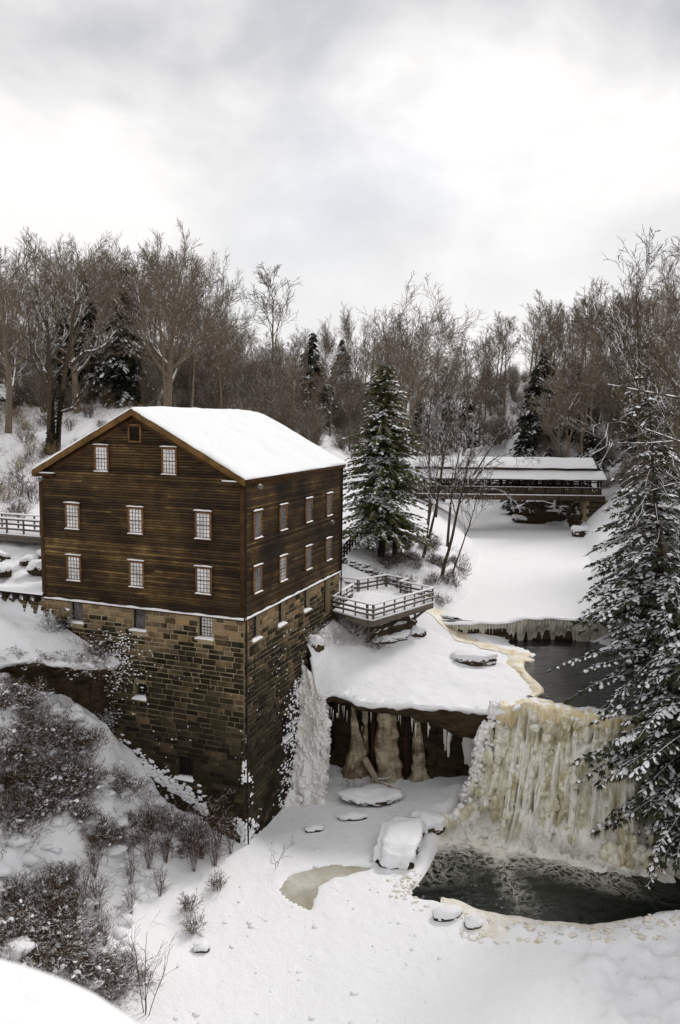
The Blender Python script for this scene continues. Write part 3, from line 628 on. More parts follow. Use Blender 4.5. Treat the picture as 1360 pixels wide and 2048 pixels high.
for sgn in (1, -1):
    b = MB(); ue = MW / 2 + sgn * (MW / 2 + .23); q = mp3(ue, -.31, rt(ue) - .15); obox(b, q, np.array([MV[0], MV[1], 0]) * (ML + .62), np.array([MU[0], MU[1], 0]) * (-.04 * sgn), (0, 0, -.24)); b.build('eave_fascia', TRIM, mill)
    b = MB(); us = MW / 2 + sgn * (MW / 2 - .02); q = mp3(us, -.02, 6.62); obox(b, q, np.array([MV[0], MV[1], 0]) * (ML + .04), np.array([MU[0], MU[1], 0]) * (.06 * sgn), (0, 0, .42)); b.build('eave_frieze', TRIM, mill)
    b = MB(); q = mp3(MW / 2 + sgn * (MW / 2 + .21), -.26, 6.78); obox(b, q, np.array([MU[0], MU[1], 0]) * (-1.25 * sgn), np.array([MV[0], MV[1], 0]) * .235, (0, 0, .19)); cr_ = b.build('cornice_return', TRIM, mill)
    b = MB(); q = mp3(MW / 2 + sgn * (MW / 2 + .22), -.29, 6.975); obox(b, q, np.array([MU[0], MU[1], 0]) * (-1.30 * sgn), np.array([MV[0], MV[1], 0]) * .27, (0, 0, .06)); b.build('snow', SNOW, cr_)
# windows
def snow_pad(W_, a0, a1, h, d0, d1, t, parent):
    b = MB(); A = np.linspace(a0, a1, 9); tt = t * (1 + .35 * fbm(A * 3 + h, A * 0 + d1, 2, 2)) * np.clip(np.minimum(A - a0, a1 - A) / .06 + .4, 0, 1)
    grid(b, np.stack([W_.p(A, h, d0), W_.p(A, h + tt, d0 + .01), W_.p(A, h + tt, (d0 + d1) / 2), W_.p(A, h + .55 * tt, d1), W_.p(A, h - .01, d1 + .01)], 1)); return b.build('snow', SNOW, parent, smooth=True)
def window(W_, a, h, wd=.94, ht=1.38, pane=PANE_WHITE, d=.0, caps=True, cols=4, rows=6, wood=FRAME, lab=None):
    x0, x1, y0, y1 = a - wd / 2, a + wd / 2, h - ht / 2, h + ht / 2; fw = .095
    b = MB()
    for (p0, p1, q0, q1) in ((x0, x0 + fw, y0, y1), (x1 - fw, x1, y0, y1), (x0 + fw, x1 - fw, y1 - fw, y1), (x0 + fw, x1 - fw, y0, y0 + fw * .8)): W_.box(b, p0, p1, q0, q1, d - .02, d + .085)
    wn = b.build('window', wood, mill)
    if lab: wn['label'] = lab
    gx0, gx1, gy0, gy1 = x0 + fw, x1 - fw, y0 + fw * .8, y1 - fw
    b = MB(); s = .012
    for i in range(cols):
        for k in range(rows):
            px0 = gx0 + (gx1 - gx0) * i / cols; px1 = gx0 + (gx1 - gx0) * (i + 1) / cols; py0 = gy0 + (gy1 - gy0) * k / rows; py1 = gy0 + (gy1 - gy0) * (k + 1) / rows
            jt = random.uniform(-.003, .003)
            W_.quad(b, [(px0, py0, d + .045 + jt), (px1, py0, d + .045 - jt), (px1, py1, d + .045 + jt), (px0, py1, d + .045 - jt)])
    g = b.build('panes', pane, wn); g['kind'] = 'stuff'
    b = MB()
    for i in range(1, cols): q = gx0 + (gx1 - gx0) * i / cols; W_.box(b, q - s, q + s, gy0, gy1, d + .05, d + .066)
    for k in range(1, rows):
        q = gy0 + (gy1 - gy0) * k / rows; e = s if k != rows // 2 else .03; W_.box(b, gx0, gx1, q - e, q + e, d + .05, d + .069 + (.01 if k == rows // 2 else 0))
    b.build('sash_bars', BAR, wn)
    if caps:
        b = MB(); W_.box(b, x0 - .05, x1 + .05, y1 + .002, y1 + .05, d - .0, d + .13); hd = b.build('head_board', wood, wn); snow_pad(W_, x0 - .06, x1 + .06, y1 + .05, d + .04, d + .13, .05, wn)
        b = MB(); W_.box(b, x0 - .03, x1 + .03, y0 - .06, y0 - .002, d, d + .14); b.build('sill', wood, wn); snow_pad(W_, x0 + .0, x1 - .0, y0 - .002, d + .086, d + .15, .055, wn)
    return wn
U3 = (10.337, 6.296, 2.255); V4 = (1.348, 4.503, 8.131, 11.434); H2, H1 = 4.688, 1.836
for u_ in U3:
    for h_ in (H2, H1): window(FRONT, u_, h_, d=.045)
for u_ in (8.36, 4.2): window(FRONT, u_, 7.88, .9, 1.36, d=.045)
for i, v_ in enumerate(V4):
    window(RIGHT, v_, H2, pane=PANE_GREY, d=.045)
    window(RIGHT, v_, H1, pane=PANE_WHITE if i == 1 else PANE_GREY, d=.045, lab='window with white panes' if i == 1 else None)
# louvred vent in the gable
b = MB()
for (p0, p1, q0, q1) in ((5.87, 5.96, 8.78, 9.72), (6.58, 6.67, 8.78, 9.72), (5.96, 6.58, 9.63, 9.72), (5.96, 6.58, 8.78, 8.86)): FRONT.box(b, p0, p1, q0, q1, .02, .12)
vent = b.build('gable_vent', FRAME, mill)
for k in range(8):
    b = MB(); y0 = 8.88 + k * .093; obox(b, FRONT.p(5.965, y0, .05), FRONT.a * .61, FRONT.n * .05 + np.array([0, 0, -.05]), FRONT.n * .008 + np.array([0, 0, .02])); b.build('louvre', DARKWOOD, vent)
# stone base
FO = [(u_ - .43, u_ + .43, -1.26, -.10, 'w') for u_ in U3] + [(5.91, 6.63, -5.06, -4.18, 'o'), (3.06, 4.02, -9.13, -7.86, 'g')]
RO_ = [(v_ - .43, v_ + .43, -1.40, -.10, 'w') for v_ in V4[:3]] + [(10.93, 12.02, -2.42, -.10, 'd'), (4.72, 5.78, -8.38, -6.78, 'g')]
HBOT = -13.2
sw = MB()
def backing(W_, L_, ops, d):
    us = sorted({0.0, L_} | {q for o in ops for q in o[:2]}); hs = sorted({HBOT, -.092} | {q for o in ops for q in o[2:4]})
    for a0, a1 in zip(us[:-1], us[1:]):
        for h0, h1 in zip(hs[:-1], hs[1:]):
            if any(o[0] <= (a0 + a1) / 2 <= o[1] and o[2] <= (h0 + h1) / 2 <= o[3] for o in ops): continue
            W_.quad(sw, [(a0, h0, d), (a1, h0, d), (a1, h1, d), (a0, h1, d)])
    for o in ops:
        a0, a1, h0, h1 = o[:4]; e = -.42
        for q in ([(a0, h0, d), (a0, h0, e), (a0, h1, e), (a0, h1, d)], [(a1, h0, d), (a1, h0, e), (a1, h1, e), (a1, h1, d)], [(a0, h0, d), (a1, h0, d), (a1, h0, e), (a0, h0, e)], [(a0, h1, d), (a1, h1, d), (a1, h1, e), (a0, h1, e)]): W_.quad(sw, q)
backing(FRONT, MW, FO, 0); backing(RIGHT, ML, RO_, 0)
backing(BACK, MW, [], 0); backing(LEFT, ML, [], 0)
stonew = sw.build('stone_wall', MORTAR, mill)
jobs = []
def lay(W_, L_, ops, seed):
    R = random.Random(seed); h1 = -.10
    while h1 > HBOT + .3:
        ch = R.uniform(.23, .34); h0 = h1 - ch; a = -R.uniform(0, .5)
        while a < L_:
            ln = R.uniform(.42, 1.0); a0, a1 = max(a, 0), min(a + ln, L_); a += ln
            if a1 - a0 < .12: continue
            runs = [(a0, a1)]
            for o in ops:
                if h0 < o[3] - .03 and h1 > o[2] + .03:
                    nr = []
                    for r0, r1 in runs:
                        if r1 <= o[0] or r0 >= o[1]: nr.append((r0, r1))
                        else:
                            if r0 < o[0] - .08: nr.append((r0, o[0] + .012))
                            if r1 > o[1] + .08: nr.append((o[1] - .012, r1))
                    runs = nr
            for r0, r1 in runs:
                ctr = W_.p((r0 + r1) / 2, (h0 + h1) / 2)
                jobs.append((W_, r0, r1, h0, h1, ctr, R.random(), R.random()))
        h1 = h0
lay(FRONT, MW, FO, 1); lay(RIGHT, ML, RO_, 2)
def stone_mesh(mb, W_, a0, a1, h0, h1, tone, q):
    R = random.Random(q); j = .020 + R.uniform(0, .012); d = .018 + R.uniform(0, .03); i = .03
    def c(a, h, dd): return W_.p(a + R.uniform(-.022, .022), h + R.uniform(-.020, .020), dd * R.uniform(.6, 1.5))
    v = [W_.p(a0 + j, h0 + j, -.02), W_.p(a1 - j, h0 + j, -.02), W_.p(a1 - j, h1 - j, -.02), W_.p(a0 + j, h1 - j, -.02)]
    v += [c(a0 + j, h0 + j, d * .55), c(a1 - j, h0 + j, d * .55), c(a1 - j, h1 - j, d * .55), c(a0 + j, h1 - j, d * .55)]
    v += [c(a0 + j + i, h0 + j + i, d), c(a1 - j - i, h0 + j + i, d), c(a1 - j - i, h1 - j - i, d), c(a0 + j + i, h1 - j - i, d)]
    f = [[k, (k + 1) % 4, (k + 1) % 4 + 4, k + 4] for k in range(4)] + [[k + 4, (k + 1) % 4 + 4, (k + 1) % 4 + 8, k + 8] for k in range(4)] + [[8, 9, 10, 11]]
    mb.add(v, f, 0, tone)
def size_seen(jb):
    W_, a0, a1, h0, h1, c, *_ = jb
    d = c - EYE; D = np.linalg.norm(d); 
    s = (a1 - a0) * (h1 - h0) * abs(np.dot(W_.n, d) / D) / D ** 2
    zg = lo_z(np.array([c[0] + W_.n[0] * .4]), np.array([c[1] + W_.n[1] * .4]))[0]
    if W_ is FRONT and (a0 > 8.0 and h1 < -2.4 + (12.5 - a1) * -.5): s *= .05
    if W_ is RIGHT and a0 > 7.6 and h1 < -3.2: s *= .05
    return s if c[2] > zg else 0
order = sorted(range(len(jobs)), key=lambda k: -size_seen(jobs[k])); rest = MB()
for n_, k in enumerate(order):
    W_, a0, a1, h0, h1, c, tn, q = jobs[k]
    if n_ < 298:
        b = MB(); stone_mesh(b, W_, a0, a1, h0, h1, tn, q); b.build('stone', STONE, stonew)
    else: stone_mesh(rest, W_, a0, a1, h0, h1, tn, q)
o = rest.build('stone_courses', STONE, stonew); o['kind'] = 'stuff'
# what stands in the openings
for W_, ops in ((FRONT, FO), (RIGHT, RO_)):
    for a0, a1, h0, h1, k in ops:
        if k == 'w':
            wn = window(W_, (a0 + a1) / 2, (h0 + h1) / 2, a1 - a0 - .005, h1 - h0 - .005, PANE_WHITE if (W_ is FRONT and a0 < 4) else PANE_GREY if W_ is FRONT else PANE_DARK, -.30, False, wood=DARKWOOD)
            b = MB(); W_.box(b, a0 - .12, a1 + .10, h0 - .09, h0 + .012, -.2, .13); b.build('sill', MORTAR, wn); snow_pad(W_, a0 - .14, a1 + .12, h0 + .013, -.2, .15, .09, wn)
        elif k == 'd':
            b = MB(); W_.quad(b, [(a0, h0, -.36), (a1, h0, -.36), (a1, h1, -.36), (a0, h1, -.36)]); dr = b.build('door', DARKWOOD, mill)
            for i in range(5):
                b = MB(); e = (a1 - a0) / 5; W_.box(b, a0 + i * e + .008, a0 + (i + 1) * e - .008, h0 + .02, h1 - .05, -.355, -.33); b.build('plank', DARKWOOD, dr)
        else:
            b = MB(); W_.quad(b, [(a0, h0, -.40), (a1, h0, -.40), (a1, h1, -.40), (a0, h1, -.40)])  # black sheet stands in for the unlit interior behind the opening
            if W_ is FRONT and k == 'g':
                for s_ in (0, 1):
                    xa = a0 if s_ == 0 else a1; dx = .16 if s_ == 0 else -.16
                    b.add([W_.p(xa, h1 - .16, .045), W_.p(xa, h1, .045), W_.p(xa + dx, h1, .045), W_.p(xa, h1 - .16, -.1), W_.p(xa, h1, -.1), W_.p(xa + dx, h1, -.1)], [[0, 1, 2], [3, 5, 4]]); b.add([W_.p(xa, h1 - .16, .045), W_.p(xa + dx, h1, .045), W_.p(xa + dx, h1, -.1), W_.p(xa, h1 - .16, -.1)], [[0, 1, 2, 3]])
            op = b.build('dark_opening', IRON, mill)
            nb = 5 if k == 'g' else 2
            for i in range(nb):
                b = MB(); q = a0 + (a1 - a0) * (i + 1) / (nb + 1); W_.box(b, q - .02, q + .02, h0, h1, -.17, -.13); b.build('grille_bar', IRON, op)
            b = MB(); W_.box(b, a0 - .1, a1 + .08, h0 - .1, h0 + .012, -.3, .12); b.build('sill', MORTAR, op)
            snow_pad(W_, a0 - .1, a1 + .1, h0 + .013, -.3, .16, .16, op)
# floodlights, small lamp, downpipes
def floodlight(W_, a, h, da):
    b = MB(); tube(b, [W_.p(a, h, 0.04), W_.p(a + da * .5, h - .02, .22), W_.p(a + da, h - .05, .3)], .03, 6); fl = b.build('floodlight', IRON, mill)
    b = MB(); c0 = W_.p(a + da, h - .05, .26); d_ = W_.a * da * 2 + W_.n * .5 + np.array([0, 0, -.25]); d_ /= np.linalg.norm(d_); tube(b, [c0, c0 + d_ * .12, c0 + d_ * .26], [.05, .10, .12], 10); b.build('lamp_head', LAMPG, fl)
    b = MB(); blob(b, c0 + d_ * .14 + np.array([0, 0, .12]), (.09, .09, .035), 1, .1); b.build('snow', SNOW, fl)
floodlight(FRONT, 11.95, 6.75, .15); floodlight(RIGHT, .75, 6.75, .25); floodlight(RIGHT, 11.2, 3.7, .05)
b = MB(); tube(b, [RIGHT.p(.03, 6.8, .1), RIGHT.p(.03, .1, .1), RIGHT.p(.1, -.25, .09), RIGHT.p(.12, -6, .1), RIGHT.p(.2, -12.2, .12)], .045, 8); b.build('downpipe', IRON, mill)
b = MB(); tube(b, [RIGHT.p(ML + .02, 6.9, .12), RIGHT.p(ML + .02, -2.2, .12)], .05, 8); b.build('downpipe', IRON, mill)
# snow caught on the rough stones, thickest at the corner and beside the ice curtain
sc_ = MB()
def stick(W_, a, h, r):
    v, f = ICO[1]; s = np.array([r * random.uniform(.7, 1.7), r * random.uniform(.3, .6), r * random.uniform(.5, 1.0)])
    p = v * (1 + .3 * (rng.random(len(v)) - .5))[:, None] * s; c = W_.p(a, h, .05 + r * .15)
    sc_.add(c + p[:, :1] * W_.a + p[:, 1:2] * W_.n + p[:, 2:3] * np.array([0, 0, 1.0]), f)
for i in range(1500):
    t = random.random() ** .6; h_ = -5.8 - 6.9 * t; spread = .05 + 1.25 * t ** 1.9
    q = random.gauss(0, 1) * spread * .5 + .1 + .35 * fbm(h_ * 1.4, 0, 3, 3) * t
    if fbm(h_ * 1.1, q * 1.2, 12, 3) < -.12 or (t < .35 and random.random() < .5): continue
    if q >= 0: stick(RIGHT, q * 1.3, h_, random.uniform(.03, .10) * (.6 + .8 * t))
    else: stick(FRONT, -q * .6, h_, random.uniform(.03, .08))
for i in range(800):
    v_ = 7.4 - abs(random.gauss(0, 1.5)); h_ = random.uniform(-12.6, -5.2); lim = 4.2 + (h_ + 12.6) * .30
    if v_ > 1.2 and v_ > lim - random.random() * 1.8: stick(RIGHT, v_, h_, random.uniform(.03, .11))
for i in range(330):
    v_ = random.uniform(.3, 8.5); h_ = -random.uniform(1.8, 11); 
    if fbm(v_ * .5, h_ * .5, 4, 3) > .05: stick(RIGHT, v_, h_, random.uniform(.02, .055))
for i in range(1500):
    u_ = random.uniform(0, 10.5); h_ = -random.uniform(1.5, 12.3); zf = float(-12.3 + max(0, u_ - .5) * .49)
    dens = .12 + .9 * math.exp(-max(0, h_ - zf) / .9) + .35 * math.exp(-((h_ + 6.6) / 1.2) ** 2 - ((u_ - 6) / 2.5) ** 2) + .3 * math.exp(-((u_ - 7.3) / .9) ** 2 - ((h_ + 2.6) / 1.0) ** 2)
    if random.random() < dens * .55 and h_ > zf - .4 and fbm(u_ * .8, h_ * .8, 9, 3) > -.15: stick(FRONT, u_, h_, random.uniform(.02, .06) * (1 + 1.1 * math.exp(-max(0, h_ - zf) / .6)))
for i in range(520):
    u_ = random.gauss(7.8, .8); h_ = random.gauss(-3.0, 1.1)
    if 4.8 < u_ < 10.5 and -6.5 < h_ < -1.4: stick(FRONT, u_, h_, random.uniform(.02, .06))
for i in range(420):
    u_ = random.uniform(2.2, 7.6); h_ = -12.0 + u_ * .48 + abs(random.gauss(0, .45)); stick(FRONT, u_, h_, random.uniform(.05, .15))
o = sc_.build('clinging_snow', SNOW, mill, smooth=True); o['kind'] = 'stuff'

# ================================================================== VIEWING DECK
DZ = 10.1
def v3(p, z): return np.array([p[0], p[1], z], float)
A_, B_, B2, C_, D_, E_, F_, G_, H_, I_ = (-.45, 51.15), (1.8, 49.0), (2.15, 48.85), (6.5, 54.0), (4.35, 56.05), (5.0, 57.0), (3.5, 58.3), (1.4, 56.4), (.1, 57.1), (.95, 54.9)
deck = thing('viewing_deck', 'timber viewing deck with snowy rails on stilts beside the mill', 'deck', (2.5, 53.5, 8.0))
OUT = [A_, B_, B2, C_, D_, E_, F_, G_, H_, (-1.6, 57.8), (-1.6, 56.0), I_, (.05, 52.4)]
def prism(mb, poly, z0, z1, mi=0):
    n = len(poly); v = [v3(p, z0) for p in poly] + [v3(p, z1) for p in poly]
    mb.add(v, [list(range(n))[::-1]], mi); mb.add(v, [[n + i for i in range(n)]], mi); mb.add(v, [[i, (i + 1) % n, (i + 1) % n + n, i + n] for i in range(n)], mi)
b = MB(); prism(b, OUT, DZ - .08, DZ); b.build('deck_floor', GREYWOOD, deck)
cx, cy = 2.4, 53.4
X, Y = np.meshgrid(np.arange(-1.7, 6.8, .12), np.arange(48.6, 58.6, .12), indexing='ij'); s_ = poly_sd(X, Y, OUT)
Zs = DZ + .02 + .16 * sstep(.02, -.25, s_) + .07 * fbm(X * 1.1, Y * 1.1, 3, 4) * sstep(0, -.3, s_) + .16 * np.exp(-((X - 2.2) ** 2 + (Y - 54.6) ** 2) / 1.2)
m = s_ < .03; b = MB(); grid(b, np.stack([X, Y, Zs], -1), mask=m[:-1, :-1] & m[1:, 1:] & m[:-1, 1:] & m[1:, :-1]); b.build('deck_snow', SNOW, deck, smooth=True)
def railing(par, path, z, h=.98, post=1.05, rails=(.34, .64), wood=GREYWOOD, zf=None, snow=.05, pw=.10, capw=.20):
    zf = zf or (lambda p: z)
    for p, q in zip(path[:-1], path[1:]):
        p, q = np.array(p, float), np.array(q, float); L = np.linalg.norm(q - p); n_ = max(1, round(L / post))
        for i in range(n_ + (1 if True else 0)):
            t = (i + (.06 if i == 0 else 0) - (.06 if i == n_ else 0)) / n_; c = p + (q - p) * t; zz = zf(c); b = MB(); jx = random.uniform(-.008, .008); box(b, c[0] - pw / 2 + jx, c[0] + pw / 2 + jx, c[1] - pw / 2, c[1] + pw / 2, zz - .1, zz + h - .03); b.build('post', wood, par)
        d = (q - p) / L; nn = np.array([-d[1], d[0]])
        for r_ in rails:
            b = MB(); a, e = v3(p - nn * .055, zf(p) + r_), v3(q - nn * .055, zf(q) + r_); bar(b, a, e, .04, .13); b.build('rail', wood, par)
            b = MB(); bar(b, a + [0, 0, .075], e + [0, 0, .075], .05, .02 + snow * .3); b.build('snow', SNOW, par)
        b = MB(); a, e = v3(p - d * .06, zf(p) + h), v3(q + d * .06, zf(q) + h); bar(b, a, e, capw, .045); cp = b.build('top_rail', wood, par)
        b = MB(); ts = np.linspace(0, 1, max(3, int(L / .2))); c = a[None] + (e - a)[None] * ts[:, None]; tt = snow * (1 + .4 * fbm(c[:, 0] * 2, c[:, 1] * 2, 1, 2)); side = np.array([nn[0], nn[1], 0]) * capw * .5
        grid(b, np.stack([c + side * 1.03 + [0, 0, .0], c + side * .9 + np.stack([0 * tt, 0 * tt, tt + .02], 1), c - side * .9 + np.stack([0 * tt, 0 * tt, tt + .02], 1), c - side * 1.03], 1)); b.build('snow', SNOW, cp, smooth=True)
for path in ([A_, B_], [B_, B2], [B2, C_], [C_, D_], [D_, E_], [E_, F_], [F_, G_], [G_, H_, (-1.5, 57.9)], [A_, (.12, 52.6), I_]): railing(deck, path, DZ)
for p, q in ((A_, B_), (B_, B2), (B2, C_), (C_, D_)):
    b = MB(); bar(b, v3(p, DZ - .25), v3(q, DZ - .25), .08, .36); b.build('fascia_beam', GREYWOOD, deck)
    b = MB(); bar(b, v3(p, DZ + .02), v3(q, DZ + .02), .16, .10); b.build('snow', SNOW, deck)
for t in np.linspace(.12, .95, 8):
    a = np.array(B2) * (1 - t) + np.array(C_) * t; e = np.array([.1, 52.5]) * (1 - t) + np.array([3.8, 56.8]) * t; b = MB(); bar(b, v3(a, DZ - .22), v3(e, DZ - .22), .07, .26); b.build('joist', GREYWOOD, deck)
P0 = np.array([1.0, 50.3]); P1 = np.array([1.95, 50.6]); P2 = np.array([5.3, 54.2])
def ground_up(p): return float(up_z(np.array([p[0]]), np.array([p[1]]))[0])
for q in (P0, P1, .66 * P1 + .34 * P2, .33 * P1 + .67 * P2, P2, (3.9, 55.6), (2.2, 54)):
    b = MB(); z0 = ground_up(q) - .4; box(b, q[0] - .08, q[0] + .08, q[1] - .08, q[1] + .08, z0, DZ - .1); b.build('stilt', GREYWOOD, deck)
for a, e in ((v3(P0, 8.75), v3(B_, DZ - .35)), (v3(P0, 8.75), v3((-.3, 51.3), DZ - .5)), (v3(P1, 8.6), v3(P1 + (P2 - P1) * .5, DZ - .3)), (v3(P2, 8.9), v3((6.3, 54), DZ - .3)), (v3(P1 - (P2 - P1) * .1, 8.15), v3(P2, 8.9)), (v3(P1, DZ - .45), v3(P2, DZ - .45))):
    b = MB(); bar(b, a, e, .08, .17); b.build('brace', GREYWOOD, deck)
# dry stone wall behind the deck
dw = thing('dry_stone_wall', 'low dry stone wall of dark rubble behind the deck', 'wall', (1, 60, 11.2))
for i in range(70):
    x = random.uniform(-1.4, 4.6); y = 60.2 + random.uniform(-.35, .35) + .05 * x; z = ground_up((x, y)) + random.uniform(-.1, .5)
    b = MB(); blob(b, (x, y, z), (random.uniform(.14, .3), random.uniform(.12, .25), random.uniform(.08, .15)), 1, .3, 1.5, i); b.build('stone', ROCK, dw)

# ================================================================== LEFT BANK: retaining wall, footbridge
RWo = np.array([MC[0] + MU[0] * MW, MC[1] + MU[1] * MW]); rdir = np.array([-.94, .34]); rdir /= np.linalg.norm(rdir)
rw = thing('retaining_wall', 'dark stone retaining wall topped with snowy timber ends left of the mill', 'wall', (RWo[0], RWo[1], 10))
class WallZ(Wall):
    pass
RW = Wall(RWo - rdir * .1, rdir, np.array([-rdir[1] * -1 * -1, 0]) if False else np.array([-.34, -.94]) / np.linalg.norm([.34, .94]))
b = MB(); RW.box(b, 0, 14, -4, -.25, -.4, 0); b.build('wall_core', MORTAR, rw)
R = random.Random(5); h1 = -.25
while h1 > -2.9:
    ch = R.uniform(.24, .34); h0 = h1 - ch; a = -R.uniform(0, .4)
    while a < 8:
        ln = R.uniform(.4, .9); a0, a1 = max(0, a), a + ln; a += ln
        if a1 - a0 > .1: bb = MB(); stone_mesh(bb, RW, a0, a1, h0, h1, R.random() * .5, R.random()); bb.build('stone', STONE, rw)
    h1 = h0
for i in range(10):
    a = .35 + i * .75; b = MB(); RW.box(b, a, a + .22, -.25, .02, -.5, .28); tb = b.build('timber_end', DARKWOOD, rw)
b = MB(); RW.box(b, 0, 14, .02, .16, -.5, .2); b.build('cap_beam', DARKWOOD, rw)
b = MB(); A = np.linspace(0, 14, 80); tt = .10 + .04 * fbm(A * 1.5, A * 0, 2, 2); grid(b, np.stack([RW.p(A, .15, .24), RW.p(A, .16 + tt, .2), RW.p(A, .2 + tt, -.5)], 1)); b.build('snow', SNOW, rw, smooth=True)
for i in range(9):
    a = .62 + i * .75; b = MB(); blob(b, RW.p(a + .08, -.2, .03), (.2, .12, .09), 2, .25, 2, i); b.build('snow', SNOW, rw, smooth=True)
fb = thing('footbridge', 'grey timber footbridge with snowy three-rail railings left of the mill', 'footbridge', (-20, 52, 15))
fz = lambda c: 14.55 + (-17.5 - c[0]) * .03
for off in (0, 1.9):
    railing(fb, [(-16.0, 51.2 + off), (-27, 53.6 + off)], 0, 1.05, 1.3, (.35, .68), GREYWOOD, fz, .06)
b = MB(); bar(b, v3((-15.8, 52.1), fz((-15.8, 0)) - .1), v3((-27, 54.6), fz((-27, 0)) - .1), 2.1, .14); b.build('deck_planks', GREYWOOD, fb)
b = MB(); bar(b, v3((-15.8, 52.1), fz((-15.8, 0)) + .02), v3((-27, 54.6), fz((-27, 0)) + .02), 2.0, .12); b.build('deck_snow', SNOW, fb)
for off in (0, 1.9):
    b = MB(); bar(b, v3((-15.8, 51.2 + off), fz((-15.8, 0)) - .3), v3((-27, 53.65 + off), fz((-27, 0)) - .3), .14, .3); b.build('beam', GREYWOOD, fb)
for t in np.linspace(0, 1, 6):
    c = np.array([-16.5, 52.2]) * (1 - t) + np.array([-26.5, 54.4]) * t; b = MB(); z0 = ground_up(c) - .3; box(b, c[0] - .1, c[0] + .1, c[1] - .1, c[1] + .1, z0, fz(c) - .4); b.build('stilt', GREYWOOD, fb)
# path fence right of the mill
fe = thing('path_fence', 'dark three-rail fence climbing the snowy path right of the mill', 'fence', (0, 58, 12))
FP = [(-.3, 57.2), (.6, 63), (1.6, 70), (3.2, 81)]
gz = lambda c: ground_up(c)
for p, q in zip(FP[:-1], FP[1:]):
    p, q = np.array(p), np.array(q); n_ = 4
    for i in range(n_):
        c = p + (q - p) * i / n_; e = p + (q - p) * (i + 1) / n_
        b = MB(); box(b, c[0] - .07, c[0] + .07, c[1] - .07, c[1] + .07, gz(c) - .2, gz(c) + 1.1); b.build('post', DARKWOOD, fe)
        for k in (.4, .72, 1.04): b = MB(); bar(b, v3(c, gz(c) + k), v3(e, gz(e) + k), .05, .13); b.build('rail', DARKWOOD, fe)

# ================================================================== COVERED BRIDGE
cb = thing('covered_bridge', 'long brown covered bridge with two-tier snowy roof over the frozen river', 'bridge', (22, 106, 12))
BX0, BX1, BY, BW = 7.5, 34.2, 105.0, 5.0
def slab(nm, mat, x0, x1, y0, z0, y1, z1, th, par):
    b = MB(); obox(b, (x0, y0, z0), (x1 - x0, 0, 0), (0, y1 - y0, z1 - z0), (0, 0, th)); return b.build(nm, mat, par)
ym = BY + BW / 2
ur = slab('upper_roof', BROWNWOOD, BX0 - .3, BX1 - .4, BY + .5, 16.15, ym, 17.25, -.12, cb); slab('upper_roof', BROWNWOOD, BX0 - .3, BX1 - .4, BY + BW - .5, 16.15, ym, 17.25, -.12, cb)
def roofsnow(x0, x1, y0, z0, y1, z1, par, th=.2):
    xs = np.linspace(x0, x1, 70); ts = np.array([-.02, 0, .05, .3, .6, .9, 1.0]); XX, TT = np.meshgrid(xs, ts, indexing='ij'); hgt = th * np.array([-.1, .5, .9, 1, 1, 1, 1.0])[None] + .035 * fbm(XX * .5, TT * 3, 1, 3)
    b = MB(); grid(b, np.stack([XX, y0 + (y1 - y0) * TT, z0 + (z1 - z0) * np.clip(TT, 0, 1) + hgt], -1))
    for xe in (0, -1):
        top = np.stack([XX[xe], y0 + (y1 - y0) * TT[xe], z0 + (z1 - z0) * TT[xe] + hgt[xe]], -1); bot = top.copy(); bot[:, 2] = z0 + (z1 - z0) * TT[xe]; grid(b, np.stack([top, bot], 1))
    b.build('snow', SNOW_ROOF, par, smooth=True)
roofsnow(BX0 - .3, BX1 - .4, BY + .45, 16.15, ym, 17.25, ur); roofsnow(BX0 - .3, BX1 - .4, BY + BW - .45, 16.15, ym, 17.25, ur)
lr = slab('lower_roof', BROWNWOOD, BX0, BX1 + .5, BY - .9, 14.75, BY + .75, 15.6, -.12, cb); slab('lower_roof', BROWNWOOD, BX0, BX1 + .5, BY + BW + .9, 14.75, BY + BW - .75, 15.6, -.12, cb)
roofsnow(BX0, BX1 + .5, BY - .95, 14.75, BY + .75, 15.6, lr); roofsnow(BX0, BX1 + .5, BY + BW + .95, 14.75, BY + BW - .75, 15.6, lr)
b = MB(); box(b, BX0, BX1 - .6, BY + .75, BY + .85, 15.55, 16.2); box(b, BX0, BX1 - .6, BY + BW - .85, BY + BW - .75, 15.55, 16.2); b.build('clerestory_boards', BROWNWOOD, cb)
b = MB(); box(b, BX0 - .5, BX1 + .3, BY - .5, BY + BW + .5, 12.55, 12.75); b.build('deck_planks', BROWNWOOD, cb)
for y in (BY - .55, BY + BW + .45):
    b = MB(); box(b, BX0 - .8, BX1 + .6, y, y + .12, 11.95, 12.6); b.build('side_beam', BROWNWOOD, cb)
    b = MB(); box(b, BX0 - .8, BX1 + .6, y - .08, y + .16, 12.6, 12.72); b.build('snow', SNOW, cb)
for i, x in enumerate(np.linspace(BX0, BX1, 12)):
    for y in (BY - .35, BY + BW + .35):
        b = MB(); box(b, x - .1, x + .1, y - .1, y + .1, 12.6, 15.1); b.build('post', DARKWOOD, cb)
    for y in (BY + .8, BY + BW - .8):
        b = MB(); box(b, x - .13, x + .13, y - .13, y + .13, 12.6, 15.7); b.build('post', DARKWOOD, cb)
    if i < 11:
        x2 = x + (BX1 - BX0) / 11; s_ = 1 if i < 6 else -1
        for y in (BY + .8, BY + BW - .8):
            b = MB(); bar(b, (x if s_ > 0 else x2, y, 12.8), (x2 if s_ > 0 else x, y, 15.4), .16, .22, (0, 1, 0)); b.build('truss_brace', DARKWOOD, cb)
        b = MB(); box(b, x - .06, x + .06, BY - .62, BY - .56, 12.0, 12.9); b.build('bracket', BROWNWOOD, cb)
